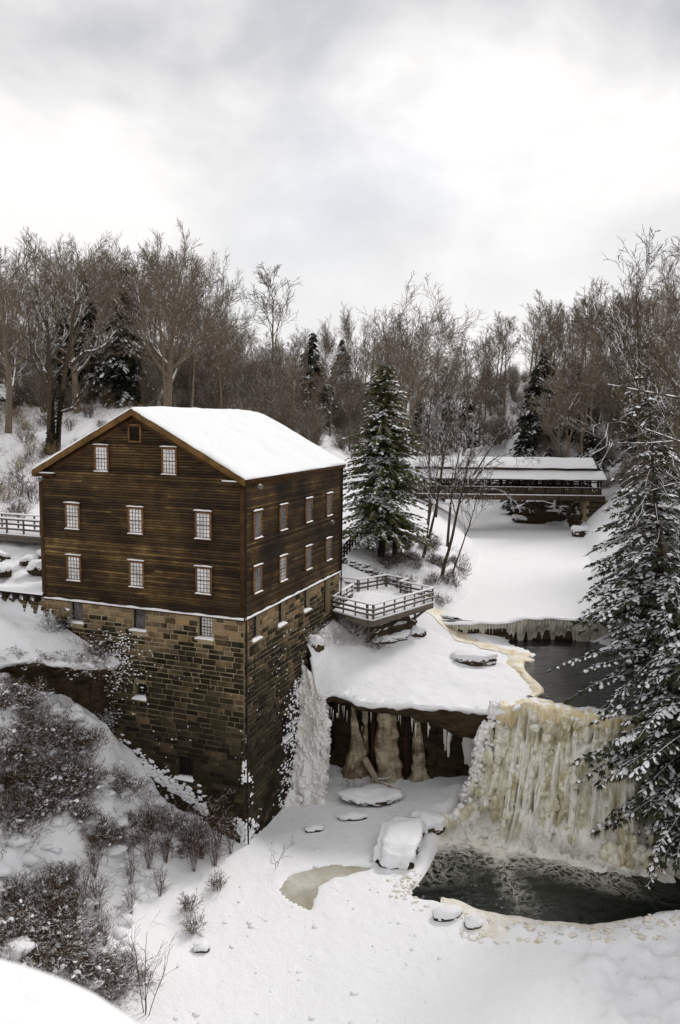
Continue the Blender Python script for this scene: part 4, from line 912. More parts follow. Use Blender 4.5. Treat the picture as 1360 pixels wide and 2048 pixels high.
for y in (BY + .78, BY + BW - .78):
    for z in (13.5, 14.25): b = MB(); bar(b, (BX0, y, z), (BX1, y, z), .08, .16); b.build('rail', DARKWOOD, cb)
for y in (BY - .4, BY + BW + .3):
    b = MB()
    for x in np.arange(BX0, BX1, .27): box(b, x, x + .19 + random.uniform(-.015, .015), y + random.uniform(-.01, .01), y + .05, 12.72, 13.55 + random.uniform(-.02, .02))
    o = b.build('railing_pickets', BROWNWOOD, cb); o['kind'] = 'stuff'
    b = MB(); bar(b, (BX0, y, 13.62), (BX1, y, 13.62), .16, .07); b.build('top_rail', BROWNWOOD, cb)
    b = MB(); bar(b, (BX0, y, 13.68), (BX1, y, 13.68), .16, .05); b.build('snow', SNOW, cb)
for x0, x1 in ((32.6, 36), (6, 10.2)):
    b = MB(); h1 = 12.0
    ab = MB(); box(ab, x0 + .05, x1, BY + .1, BY + BW - .1, 7.4, 11.95); ao = ab.build('abutment', MORTAR, cb)
    for r_ in range(8):
        for k in range(5): 
            a = x0 + k * (x1 - x0) / 5 + (r_ % 2) * .3; b = MB(); box(b, a + .02, min(a + (x1 - x0) / 5 - .02, x1), BY, BY + .2, 7.7 + r_ * .52, 7.7 + r_ * .52 + .48); b.build('stone', ROCK, ao)
# ================================================================== WEIR
WP = polyline([(7.4, 57.8, 7.55), (8.6, 57.2, 7.7), (10.5, 57.4, 7.75), (12.6, 57.6, 7.8), (13.6, 57.7, 8.02), (16, 58.0, 8.05), (18.6, 57.6, 7.95), (20.6, 57.2, 8.0)], .08)
wr = thing('weir', 'low weir with hanging curtain of grey icicles between frozen lake and stream', 'weir', (14, 57.7, 7))
b = MB(); n = inward(WP); base_z = np.where(WP[:, 0] < 12.4, 6.95, 6.35)
grid(b, np.stack([np.stack([WP[:, 0] + n[:, 0] * o, WP[:, 1] + n[:, 1] * o, z], 1) for o, z in ((.12, base_z - .3), (.1, WP[:, 2] - .1), (.6, WP[:, 2] - .05))], 1)); b.build('weir_crest', ROCK, wr)
b = MB(); s = np.arange(len(WP)) * .08; thick = .35 + .65 * sstep(12.6, 13.8, WP[:, 0]); rows = []
for t in np.linspace(0, 1, 14):
    flu = (.10 * np.abs(vnoise(s * 3.1, s * 0 + .4 * t, 2)) + .10 * vnoise(s * 1.1, s * 0 + t, 5)) * thick + .16 * thick * sin(pi * min(t * 1.3, 1))
    lenv = .55 + .45 * sstep(-.3, .4, fbm(s * 2.4, s * 0, 8, 3) + .8 * (thick - .6)); rows.append(np.stack([WP[:, 0] - n[:, 0] * flu, WP[:, 1] - n[:, 1] * flu, WP[:, 2] + .03 - (WP[:, 2] - base_z + .05) * t * lenv], 1))
grid(b, np.stack(rows, 1)); b.build('icicle_curtain', M_ice('weir_ice', [(.3, (.17, .15, .11)), (.48, (.42, .39, .31)), (.65, (.68, .66, .58))], 1.4, .35, .8, (4, 4, .4)), wr, smooth=True)
b = MB(); m_ = np.arange(0, len(WP), 3); q = WP[m_]; nn = n[m_]; L_ = .25 + .6 * rng.random(len(q)); segs(b, np.stack([q[:, 0] - nn[:, 0] * .12, q[:, 1] - nn[:, 1] * .12, q[:, 2] - .02], 1), np.stack([q[:, 0] - nn[:, 0] * .13, q[:, 1] - nn[:, 1] * .13, q[:, 2] - .02 - L_], 1), .04, .006, 5); o = b.build('icicles', ICE_WHITE, wr); o['kind'] = 'stuff'
b = MB(); rr = [np.stack([WP[:, 0] + n[:, 0] * o, WP[:, 1] + n[:, 1] * o, WP[:, 2] + z + .05 * fbm(s * 1.2, s * 0 + o, 3, 3)], 1) for o, z in ((-.2, -.02), (-.12, .08), (.2, .1), (1.2, -.1))]; grid(b, np.stack(rr, 1)); b.build('snow', SNOW, wr, smooth=True)

# ================================================================== FALLS
def spline(pts, n):
    pts = np.array(pts, float); t = np.linspace(0, len(pts) - 1, n); i = np.clip(t.astype(int), 0, len(pts) - 2); f = (t - i)[:, None]
    P = np.vstack([2 * pts[0] - pts[1], pts, 2 * pts[-1] - pts[-2]]); a, b_, c, d = P[i], P[i + 1], P[i + 2], P[i + 3]
    return .5 * (2 * b_ + (c - a) * f + (2 * a - 5 * b_ + 4 * c - d) * f ** 2 + (3 * b_ - a - 3 * c + d) * f ** 3)
NS, NT = 420, 150
LIP = spline([(9.0, 44.1, 6.5), (9.9, 44.0, 6.45), (11.0, 44.5, 6.42), (12.4, 43.9, 6.36), (13.8, 43.2, 6.36), (15.6, 42.2, 6.4), (18, 41.4, 6.5), (23, 40.8, 6.8)], NS)
BASE = spline([(7.9, 44.8, .1), (8.6, 43.0, -.2), (9.7, 41.6, -.3), (11.0, 40.8, -.3), (12.6, 40.1, -.3), (14.5, 38.9, -.3), (17.5, 38.3, -.3), (22, 38.3, -.3)], NS)
sA = np.linspace(0, 1, NS)[:, None]; tA = np.linspace(0, 1, NT)[None]
dist = np.cumsum(np.concatenate([[0], np.linalg.norm(np.diff(LIP[:, :2], axis=0), axis=1)]))[:, None]
hp = tA ** 1.6 * .45 + .55 * sstep(.0, .9, tA) * tA; hp = hp + .10 * np.sin(tA * pi) ** 2
vt = tA ** 1.25
PX = LIP[:, 0:1] + (BASE[:, 0:1] - LIP[:, 0:1]) * hp; PY = LIP[:, 1:2] + (BASE[:, 1:2] - LIP[:, 1:2]) * hp; PZ = LIP[:, 2:3] + (BASE[:, 2:3] - LIP[:, 2:3]) * vt
nr = -np.gradient(BASE[:, :2] * .5 + LIP[:, :2] * .5, axis=0); nr = np.stack([-nr[:, 1], nr[:, 0]], 1); nr /= np.linalg.norm(nr, axis=1, keepdims=True); nr = np.where((nr[:, 1:2] > 0), -nr, nr)
col = np.abs(vnoise(dist * 1.15, tA * 1.2, 3)) ** .8; col2 = np.abs(vnoise(dist * 3.4 + .5 * vnoise(dist, tA * 4, 2), tA * 1.0, 7)); blb = fbm(dist * 1.1, tA * 6.5, 4, 4)
bl2 = np.maximum(0, vnoise(dist * 2.3, tA * 12, 11)) ** .6
fine = np.abs(vnoise(dist * 8, tA * 2.0, 6)) + .5 * np.abs(vnoise(dist * 16, tA * 3.0, 26)); fine2 = fbm(dist * 5, tA * 24, 16, 4)
D = (1.30 * (col - .3) + .62 * (col2 - .3) + .28 * blb + .20 * bl2 + .26 * (fine - .4) + .16 * fine2) * sstep(0, .16, tA) * (.7 + .5 * tA)
PX = PX + nr[:, 0:1] * D; PY = PY + nr[:, 1:2] * D; PZ = PZ + .10 * blb * sstep(.1, .4, tA) + .14 * (bl2 - .3) * sstep(.1, .3, tA)
fa = thing('frozen_waterfall', 'cream and amber frozen waterfall pouring over the ledge into the dark pool', 'waterfall', (12, 41, 0))
b = MB(); k0 = 26; V = np.stack([PX, PY, PZ], -1); grid(b, V); b.build('ice_curtain', ICE_FALL, fa, smooth=True)
# amber brow where the water slides over the lip
m0, m1 = 8, 400; rows = []
for t, up, fw in ((-1.4, -.10, -1.5), (-1.0, .03, -1.0), (-.6, .07, -.55), (-.3, .10, -.25), (0, .08, .0), (.05, .0, .2), (.09, -.18, .34), (.12, -.42, .40), (.15, -.75, .34), (.2, -1.1, .05)):
    q = LIP[m0:m1] + np.concatenate([nr[m0:m1] * (fw + .30 * fbm(dist[m0:m1] * 1.3, dist[m0:m1] * 0 + t, 2, 4)), np.full((m1 - m0, 1), up)], 1); q[:, 2] += (.05 + .25 * (t > .1)) * fbm(q[:, 0] * 2.2, q[:, 0] * 0 + t * 3, 4, 3); rows.append(q)
b = MB(); grid(b, np.stack(rows, 1)); b.build('amber_brow', ICE_AMBER, fa, smooth=True)
# bulbous ice and icicles hanging from the face
b = MB(); b2 = MB(); P_, Q_, R_ = [], [], []
for k in range(70):
    i = int(random.uniform(5, NS - 60)); j = int(NT * random.uniform(.10, .95)); c = V[i, j] + np.array([nr[i, 0], nr[i, 1], 0]) * .02
    r = random.uniform(.06, .26) * (1.25 if j > NT * .5 else .8); blob(b, c, (r * random.uniform(.8, 1.6), r, r * random.uniform(.9, 2.4)), 3, .38, 2.2, k)
for k in range(1500):
    i = int(random.uniform(0, NS - 50)); j = int(NT * random.uniform(.05, .85)); c = V[i, j] + np.array([nr[i, 0], nr[i, 1], 0]) * random.uniform(-.02, .05)
    P_.append(c); Q_.append(c - np.array([0, 0, random.uniform(.15, .75)])); R_.append(random.uniform(.012, .05))
o = b.build('ice_bulbs', ICE_FALL, fa, smooth=True); o['kind'] = 'stuff'
segs(b2, P_, Q_, R_, .006, 5); o = b2.build('icicles', ICE_FALL, fa, smooth=True); o['kind'] = 'stuff'
# white frost knobs along the left edge of the fall
b = MB()
for k in range(420):
    t = random.random(); j = int(t * (NT - 1)); i = int(abs(random.gauss(0, 9)) + 1); c = V[min(i, 60), j] + rng.normal(0, .10, 3) + np.array([nr[i, 0], nr[i, 1], 0]) * .06
    r = random.uniform(.06, .2); blob(b, c, (r, r, r * random.uniform(.7, 1.2)), 2, .25, 1.8, k)
o = b.build('frost_knobs', ICE_WHITE, fa, smooth=True); o['kind'] = 'stuff'
# running water between the ice
for s0, wd, t0, t1 in ((.235, .028, .06, .97), (.30, .014, .1, .9), (.395, .030, .25, .98), (.47, .018, .3, .9), (.56, .022, .28, .98), (.63, .012, .15, .8)):
    i0, i1 = int((s0 - wd / 2) * NS), int((s0 + wd / 2) * NS) + 2; js = np.linspace(int(t0 * (NT - 1)), int(t1 * (NT - 1)), 70).astype(int); nn = i1 - i0
    prof = np.sin(np.linspace(0, pi, nn)); Q = V[i0:i1][:, js].copy()
    k = np.ones(9) / 9
    for a in range(nn):
        for c in range(3): Q[a, :, c] = np.convolve(np.pad(Q[a, :, c], 4, 'edge'), k, 'valid')
    Q = Q + np.concatenate([nr[i0:i1], np.zeros((nn, 1))], 1)[:, None] * (.02 + .07 * prof[:, None, None]) * (1 + 1.6 * vnoise(np.arange(nn)[:, None] * .9, np.linspace(0, 5, 70)[None], s0 * 40)[..., None])
    b = MB(); grid(b, Q); b.build('water_streak', WHITEWATER, fa, smooth=True)
# churned foam and spray where the fall meets the pool
FB = spline([(6.0, 41.3, 0), (7.2, 41.7, 0), (8.4, 41.3, 0), (9.6, 40.5, 0), (11, 39.9, 0), (12.6, 39.2, 0), (14.6, 38.1, 0), (17, 37.8, 0)], 260); nf = inward(FB[:, :2]); rows = []
dd = np.arange(260) * .055
for o_, z in ((1.6, 1.3), (1.1, 1.0), (.7, .72), (.35, .45), (0, .24), (-.3, .1), (-.6, .0), (-.8, -.1)):
    l = 1.5 * fbm(dd * 1.6, dd * 0 + o_ * 2.4, 3, 5); sg = 1 if nf[:, 1].mean() > 0 else -1
    rows.append(np.stack([FB[:, 0] + sg * nf[:, 0] * (o_ + .35 * l), FB[:, 1] + sg * nf[:, 1] * (o_ + .35 * l), z * sstep(5.9, 7.6, FB[:, 0]) * (1 + .6 * l) * (.55 + .45 * np.exp(-((FB[:, 0] - 10) / 3.5) ** 2)) - .02], 1))
b = MB(); grid(b, np.stack(rows, 1)); fo = b.build('churned_foam', WHITEWATER, fa, smooth=True)
b = MB(); v, f = ICO[1]; n_ = 5200
ii = (rng.random(n_) ** .8 * 215).astype(int); c = FB[ii] + rng.normal(0, .4, (n_, 3)); c[:, 2] = np.abs(rng.normal(.2, .65, n_)) * np.exp(-((c[:, 0] - 9.5) / 4) ** 2) + .04; c[:, 1] += .25
r = .008 + .022 * rng.random(n_) ** 2; tv = np.array([[1, 1, 1], [1, -1, -1], [-1, 1, -1], [-1, -1, 1.0]]); tf = np.array([[0, 1, 2], [0, 3, 1], [0, 2, 3], [1, 3, 2]])
b.add((c[:, None] + tv[None] * r[:, None, None]).reshape(-1, 3), (tf[None] + 4 * np.arange(n_)[:, None, None]).reshape(-1, 3)); o = b.build('spray', WHITEWATER, fa); o['kind'] = 'stuff'
# ice skirt right of the fall, above the dark pool
b = MB()
for k in range(170):
    x = random.uniform(13.8, 22); y = 38.9 - .30 * (x - 13.8) * (x < 18) + random.uniform(-.25, .7) - (1.2 if x >= 18 else 0); r = random.uniform(.16, .42); blob(b, (x, y, random.uniform(.0, .8)), (r, r, r * 1.1), 2, .25, 1.5, k)
o = b.build('ice_skirt', ICE_FALL, fa, smooth=True); o['kind'] = 'stuff'
# ledge of round ice lumps left of the fall
il = thing('ice_lumps', 'cluster of rounded grey ice lumps between the snow shelf and the falls', 'ice', (6.6, 42.2, 0))
for k in range(80):
    t = random.random(); x = 5.3 + 2.9 * t + random.uniform(-.25, .25); y = 41.6 + 2.1 * t + random.uniform(-.35, .25); r = random.uniform(.16, .34); b = MB(); blob(b, (x, y, random.uniform(.05, .55) + .3 * t), (r, r, r * random.uniform(.9, 1.5)), 3, .2, 1.5, k); b.build('ice_lump', ICE_WHITE if k % 3 == 0 else ICE_FALL, il, smooth=True)

def gz0(x, y): return float(up_z(np.array([float(x)]), np.array([float(y)]))[0])
# ================================================================== CAVE, ICE COLUMNS AND BOULDERS
def gl(x, y): return float(lo_z(np.array([float(x)]), np.array([float(y)]))[0])
def column(label, x, y, z0, z1, r0, r1, mat, seed, group=None, k=40, lean=0.0, name='ice_column', cat='ice column'):
    h = np.linspace(0, 1, 60)[:, None]; a = np.linspace(0, 2 * pi, k + 1)[None]
    prof = r0 + (r1 - r0) * h ** 1.3; prof = prof * (1 + .32 * fbm(h * 4.5, np.cos(a) * .9 + seed, np.sin(a) * .9, 4) + .16 * np.abs(vnoise(h * 1.5, np.cos(a) * 3.2 + seed, np.sin(a) * 3.2)) + .05 * np.sin(h * 46 + 5 * fbm(np.cos(a) * 1.5, np.sin(a) * 1.5, h * 3, 2)) + .12 * fbm(h * 14, np.cos(a) * 2 + seed, np.sin(a) * 2, 3))
    b = MB(); grid(b, np.stack([x + lean * (1 - h) + prof * np.cos(a), y + prof * np.sin(a) * .75, z1 + (z0 - z1) * h + 0 * a], -1)); o = b.build(name, mat, None, (x, y, z0), True); return tag(o, label, cat, group)
def cluster(label, mat, seed, specs):
    b = MB(); h = np.linspace(0, 1, 70)[:, None]; a = np.linspace(0, 2 * pi, 45)[None]
    for k, (x, y, z0, z1, r0, r1) in enumerate(specs):
        sd = seed + 3.1 * k; ca, sa = np.cos(a), np.sin(a)
        prof = r0 + (r1 - r0) * h ** 1.8; prof = prof * (1 + .38 * fbm(h * 3.2, ca * .9 + sd, sa * .9, 4) + .30 * np.abs(vnoise(h * 1.2, ca * 3.4 + sd, sa * 3.4)) + .10 * fbm(h * 13, ca * 2.5 + sd, sa * 2.5, 3) + .05 * np.sin(h * 34 + 5 * fbm(ca * 1.5, sa * 1.5, h * 3, 2)))
        grid(b, np.stack([x + .25 * fbm(h * 2, h * 0 + sd, 1, 2) + prof * ca, y + prof * sa * .7, z1 + (z0 - z1) * h + 0 * a], -1))
    o = b.build('ice_column', mat, None, (specs[0][0], specs[0][1], specs[0][2]), True); return tag(o, label, 'ice column')
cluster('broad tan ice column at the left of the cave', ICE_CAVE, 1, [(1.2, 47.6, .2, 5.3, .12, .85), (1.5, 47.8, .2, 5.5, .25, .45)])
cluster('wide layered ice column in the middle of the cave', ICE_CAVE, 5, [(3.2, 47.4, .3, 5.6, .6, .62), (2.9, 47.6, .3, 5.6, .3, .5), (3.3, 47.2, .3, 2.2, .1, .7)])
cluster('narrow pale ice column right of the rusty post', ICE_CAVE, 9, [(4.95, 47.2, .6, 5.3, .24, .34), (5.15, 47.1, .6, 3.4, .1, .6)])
cluster('thin white ice sheet at the right of the cave', ICE_WHITE, 13, [(8.3, 46.9, .6, 4.6, .3, .22), (8.7, 46.9, .9, 4.4, .2, .3), (7.9, 47.0, 1.6, 4.6, .25, .12)])
cluster('small white icicles deep in the right of the cave', ICE_WHITE, 17, [(7.0, 47.3, 1.9, 4.4, .16, .05), (6.7, 47.3, 2.3, 4.4, .12, .03)])
for x, y, lab in ((4.25, 47.0, 'rusty red iron post standing between the ice columns'), (2.2, 47.3, 'dark rusty iron post between the two tan ice columns')):
    t = thing('iron_post', lab, 'post', (x, y, gl(x, y)))
    b = MB(); box(b, x - .10, x + .10, y - .01, y + .01, .2, 5.6); b.build('web', RUST, t)
    for s_ in (-1, 1): b = MB(); box(b, x + s_ * .10 - .012, x + s_ * .10 + .012, y - .10, y + .10, .2, 5.6); b.build('flange', RUST, t)
b = MB(); P_, Q_, R_ = [], [], []
for i in range(26):
    x = random.choice((random.gauss(.6, .7), random.gauss(4.6, .6), random.uniform(-.9, 9.2))); y = 44.9 - (x * .13) + random.uniform(.2, 1.9) - (.2 if x > 3 else 0); z = float(up_z(np.array([x]), np.array([44.9]))[0]) - .45 - (.35 + 1.15 * float(sstep(2.5, 8, np.array(x)))) ; P_.append((x, y, z)); Q_.append((x + random.uniform(-.02, .02), y, z - random.uniform(.15, .9))); R_.append(random.uniform(.02, .05))
segs(b, P_, Q_, R_, .005, 5); o = tag(b.build('hanging_icicles', ICE_WHITE, None, (4, 45, 5), True), 'fringe of icicles hanging from the cave roof', 'icicles'); o['kind'] = 'stuff'
# great ice curtain between the mill and the cave
ic = thing('ice_curtain', 'knobbly white ice curtain hanging between the mill wall and the cave', 'ice curtain', (-1.6, 46, 0))
top = spline([(-2.35, 46.6, 8.6), (-1.7, 46.2, 7.7), (-1.2, 45.7, 6.7), (-.85, 45.5, 6.3), (-.75, 46.0, 6.2), (-.8, 47.3, 6.0)], 130); bot = spline([(-3.1, 44.9, .15), (-2.2, 44.6, .1), (-1.3, 44.7, .1), (-.7, 45.1, .1), (-.55, 45.8, .1), (-.7, 47.3, .1)], 130)
nn = inward(top[:, :2] * .5 + bot[:, :2] * .5); sg = -1 if nn[20, 1] > 0 else 1; dd = np.linspace(0, 3.4, 130)[:, None]; tt = np.linspace(0, 1, 120)[None]
e = .24 * fbm(dd * 2.2, tt * 5, 2, 4) + .24 * np.maximum(0, vnoise(dd * 4.5, tt * 22, 5)) ** .6 + .15 * fbm(dd * 7, tt * 30, 9, 2); PXc = [top[:, k:k + 1] + (bot[:, k:k + 1] - top[:, k:k + 1]) * (tt ** (1.0 if k == 2 else 1.5)) for k in range(3)]
Vc = np.stack([PXc[0] + sg * nn[:, 0:1] * e, PXc[1] + sg * nn[:, 1:2] * e, PXc[2] + .1 * e], -1); b = MB(); grid(b, Vc); b.build('ice_sheet', ICE_WHITE, ic, smooth=True)
b = MB()
for k in range(420):
    i = int(random.uniform(1, 112)); j = int(random.uniform(2, 119)); c = Vc[i, j] + np.array([sg * nn[i, 0], sg * nn[i, 1], 0]) * .03; r = random.uniform(.04, .12); blob(b, c, (r * 1.1, r * 1.1, r * random.uniform(.6, 1.1)), 1, .3, 2, k)
o = b.build('ice_knobs', ICE_WHITE, ic, smooth=True); o['kind'] = 'stuff'
for k in range(14):
    b = MB(); x = random.uniform(-3.0, -.8); blob(b, (x, 44.7 + random.uniform(-.4, .2), random.uniform(.1, .5)), random.uniform(.18, .4), 3, .25, 1.5, k); b.build('ice_lump', ICE_WHITE, ic, smooth=True)

def boulder(name, label, x, y, z, sx, sy, sz, cap=.14, rz=0.0, seed=0, amp=.22, cat='boulder', mat=None, sub=4, boxy=.0, tilt=0.0):
    t = thing(name, label, cat, (x, y, z)); v, f = ICO[sub]
    q = np.sign(v) * np.abs(v) ** (1 - boxy); q /= np.max(np.abs(q), axis=1, keepdims=True) ** boxy
    d = 1 + amp * fbm(v[:, 0] * 1.3 + seed * 5, v[:, 1] * 1.3, v[:, 2] * 1.3 + seed, 4)
    p = q * d[:, None] * np.array([sx, sy, sz]); p[:, 2] += p[:, 1] * tilt
    c, s_ = cos(rz), sin(rz); p = np.stack([p[:, 0] * c - p[:, 1] * s_, p[:, 0] * s_ + p[:, 1] * c, p[:, 2]], 1)
    b = MB(); b.add(p + [x, y, z], f); b.build('rock', mat or ROCK, t)
    if cap:
        up = v[:, 2] + .26 * fbm(v[:, 0] * 3, v[:, 1] * 4, seed, 3); k = sstep(-.08, .35, up); pc = p * (1 + .07 * k[:, None] - .03 * (1 - k)[:, None]); pc[:, 2] = np.where(up > -.02, pc[:, 2] + cap * k * (1 + .3 * fbm(p[:, 0] * 1.2, p[:, 1] * 1.2, seed, 3)), pc[:, 2] * .8)
        b = MB(); b.add(pc + [x, y, z], f[(up[f] > -.02).all(1)]); b.build('snow_cap', SNOW, t, smooth=True)
    return t
boulder('rock_slab', 'thin flat rock slab under thick snow before the cave', 2.1, 44.5, .62, 1.75, .85, .26, .2, .05, 3, .25, 'rock')
boulder('boulder', 'big blocky boulder with a deep snow cap beside the dark pool', 3.2, 39.5, .35, 1.1, 1.5, .62, .2, -.25, 7, .3, boxy=.4, tilt=.14)
boulder('snow_mound', 'low rounded snow mound rock on the shelf above the cave', 9.0, 51.0, gz0(9.0, 51.0) + .12, 1.55, .75, .30, .28, .05, 11, .2, 'rock')
boulder('boulder', 'snowy shelf rock between the blocky boulder and the ice lumps', 4.9, 41.6, .35, 1.1, .95, .5, .25, .4, 13, .25)
boulder('boulder', 'frosted rock leaning on the mill wall above the ice curtain', -1.35, 47.6, 8.75, .45, .5, .6, .12, .3, 17, .3)
boulder('boulder', 'small snow humped rock at the pool rim', 5.15, 34.0, .2, .75, .4, .28, .12, .2, 19, .2)
boulder('boulder', 'tiny snow covered rock at the pool rim', 6.2, 33.4, .22, .42, .35, .25, .1, .1, 21, .2)
boulder('boulder', 'dark ledge rock under the deck stilts', 3.2, 51.9, 8.0, 1.6, .7, .45, .05, .55, 23, .35)
boulder('rock_ledge', 'long dark rock ledge in the shade under the deck', 3.3, 52.4, 8.5, 2.7, .9, .95, .0, .78, 24, .35, 'rock')
boulder('boulder', 'broken rock at the foot of the right deck stilt', 5.3, 53.5, 8.0, .6, .5, .4, .06, .2, 25, .35)
boulder('boulder', 'low dark rock by the brook left of the weir', 8.3, 58.5, 7.7, 1.1, .5, .35, .0, -.3, 27, .3)
boulder('boulder', 'dark cliff rock on the far bank under the covered bridge', 30.0, 113.5, 9.0, 5.2, 2.6, 2.7, .0, -.25, 29, .4)
boulder('boulder', 'shadowed bank rock by the bridge abutment', 33.4, 108.5, 9.0, 2.6, 2.6, 2.6, .0, .3, 31, .4)
boulder('boulder', 'small white snow rock on the ice below the bridge', 26.3, 113.0, 8.2, 1.5, .8, .55, .35, 0, 33, .3)
boulder('boulder', 'snowy rock at the right lakeshore before the bridge', 30.6, 100.5, 8.3, 1.2, .9, .7, .2, 0, 35, .3)
b = MB(); tube(b, [(30.0, 111.3, 12.2), (30.05, 111.3, 10.5), (30.0, 111.3, 8.9)], [.25, .16, .05], 8); tag(b.build('icicle', ICE_WHITE, None, (30, 111.3, 8.9), True), 'single long icicle hanging under the covered bridge', 'icicle')
for i, (x, y, z, s) in enumerate(((-18.3, 48.2, 13.2, .55), (-19.6, 49.4, 13.4, .4), (-20.4, 47.6, 13.2, .5), (-17.4, 49.6, 13.3, .35), (-21.7, 49.8, 13.5, .6), (-18.8, 50.4, 13.5, .5))):
    boulder('boulder', 'snowy boulder on the slope below the footbridge', x, y, z, s * 1.3, s, s * .7, .15, i, 40 + i, .3)['group'] = 'boulders below the footbridge'
# slim snow-buried ledges on the ice
for i, (x, y, l, lab) in enumerate(((1.0, 42.6, .9, 'thin dark ledge edge poking from the snow left of the blocky boulder'), (-1.2, 41.6, .5, 'short dark stone poking from the snow near the mill foot'), (-5.7, 31.6, .35, 'round snow lump on the ice at the foot of the slope'))):
    boulder('rock_ledge', lab, x, y, gl(x, y) + .02, l, .28, .16, .12, .1, 50 + i, .25, 'rock')
# driftwood in front of the columns
b = MB(); 
for pts, r in (([(1.7, 46.9, 1.9), (2.2, 46.4, 1.2), (2.6, 46.0, .6), (3.0, 45.7, .5)], (.22, .2, .16, .1)), ([(2.3, 46.4, 1.2), (2.1, 46.0, .7), (2.0, 45.8, .45)], (.14, .1, .07)), ([(2.7, 46.0, .75), (3.4, 45.9, .55), (3.9, 45.8, .5)], (.12, .08, .04)), ([(2.5, 46.2, .9), (3.1, 46.3, .9), (3.4, 46.5, 1.1)], (.1, .06, .03))): tube(b, spline(pts, 12), np.interp(np.linspace(0, 1, 12), np.linspace(0, 1, len(r)), r), 7)
tag(b.build('driftwood', BARK_TAN, None, (2.5, 46, .4)), 'forked tan driftwood root lying in front of the ice columns', 'driftwood')
# ================================================================== PARAPET BY THE CAMERA
pa = thing('bridge_parapet', 'snow heaped white parapet blurred in the bottom left corner', 'parapet', (-.55, .45, 22.0))
b = MB(); box(b, -1.1, -.19, .12, .62, 21.9, 22.33); b.build('stone_post', MORTAR, pa)
v, f = ICO[5]; p = np.sign(v) * np.abs(v) ** .85; dn = 1 + .03 * fbm(v[:, 0] * 2, v[:, 1] * 2, v[:, 2] * 2, 3); pp = p * dn[:, None] * np.array([.52, .30, .20]); pp[:, 2] = np.maximum(pp[:, 2], -.03)
PARC = (-.548, .39, 22.333)
b = MB(); b.add(pp + np.array(PARC), f); b.build('snow_cap', SNOW_ROOF, pa, smooth=True)

# ================================================================== TREES
def unit(v): return v / (np.linalg.norm(v) + 1e-12)
class Tree:
    """collects limb segments by thickness: trunk and limbs in one list, twigs in another"""
    def __init__(s, seed): s.R = random.Random(seed); s.thick = []; s.thin = []
    def rv(s, a): return np.array([s.R.gauss(0, a), s.R.gauss(0, a), s.R.gauss(0, a)])
    def limb(s, p, d, L, r, lv, spec):
        n = spec['n'][lv]; st = L / n; pts = [np.array(p, float)]; ds = []; d = unit(np.array(d, float))
        up = spec['up'][lv]; wob = spec['wob'][lv]
        for i in range(n):
            d = unit(d + s.rv(wob) + np.array([0, 0, up])); pts.append(pts[-1] + d * st); ds.append(d)
        rads = [max(r * (1 - spec['taper'][lv] * i / n), spec['rmin']) for i in range(n + 1)]
        tgt = s.thick if lv < spec['thick'] else s.thin
        for i in range(n): tgt.append((pts[i], pts[i + 1] + ds[i] * rads[i + 1] * .3, rads[i], rads[i + 1]))
        if lv + 1 >= len(spec['n']): return
        k = spec['kids'][lv]; t0 = spec['from'][lv]
        for j in range(k):
            t = t0 + (1 - t0) * (j + s.R.random() * .9) / k; t = min(t, .985); i = min(int(t * n), n - 1); q = pts[i] + (pts[i + 1] - pts[i]) * (t * n - i)
            ang = radians(s.R.uniform(*spec['ang'][lv])); az = (j * 2.399 + s.R.uniform(-.5, .5)) if lv == 0 else s.R.uniform(0, 2 * pi)
            dd = ds[i]; a = unit(np.cross(dd, [0, 0, 1.0] if abs(dd[2]) < .95 else [1.0, 0, 0])); b = np.cross(dd, a)
            nd = dd * cos(ang) + (a * cos(az) + b * sin(az)) * sin(ang)
            Lk = L * spec['len'][lv] * (1 - spec['fall'][lv] * (t - t0) / (1 - t0 + 1e-6)) * s.R.uniform(.75, 1.2)
            s.limb(q, nd, Lk, max(rads[i] * spec['rk'][lv], spec['rmin']), lv + 1, spec)
    def meshes(s, bark, twig, nm='t', org=(0, 0, 0)):
        a, b = MB(), MB()
        for lst, mbx, kk in ((s.thick, a, 6), (s.thin, b, 3)):
            if lst: P, Q, r, q = zip(*lst); segs(mbx, P, Q, r, q, kk)
        return a, b
FOREST = dict(n=[9, 6, 4, 3, 2], up=[.05, .075, .06, .05, .04], wob=[.035, .07, .10, .13, .14], taper=[.85, .8, .8, .7, .4], rmin=.012, thick=2, kids=[12, 6, 4, 4, 0], ang=[(24, 48), (20, 42), (22, 46), (22, 46), (0, 0)], len=[.42, .54, .54, .58, 0], fall=[.55, .35, .3, .2, 0], rk=[.45, .55, .6, .6, 0])
FOREST['from'] = [.38, .25, .2, .15, 0]
OPEN = dict(FOREST, kids=[14, 8, 6, 4, 0], ang=[(30, 62), (18, 40), (20, 42), (22, 46), (0, 0)], len=[.66, .5, .52, .55, 0], fall=[.45, .3, .3, .2, 0], rk=[.5, .55, .6, .6, 0], up=[.03, .10, .07, .05, .04]); OPEN['from'] = [.28, .22, .2, .15, 0]
SLIM = dict(FOREST, kids=[10, 5, 4, 3, 0], ang=[(25, 45), (25, 45), (25, 50), (25, 50), (0, 0)], len=[.30, .5, .5, .5, 0], wob=[.03, .08, .12, .16, .2]); SLIM['from'] = [.45, .25, .2, .15, 0]
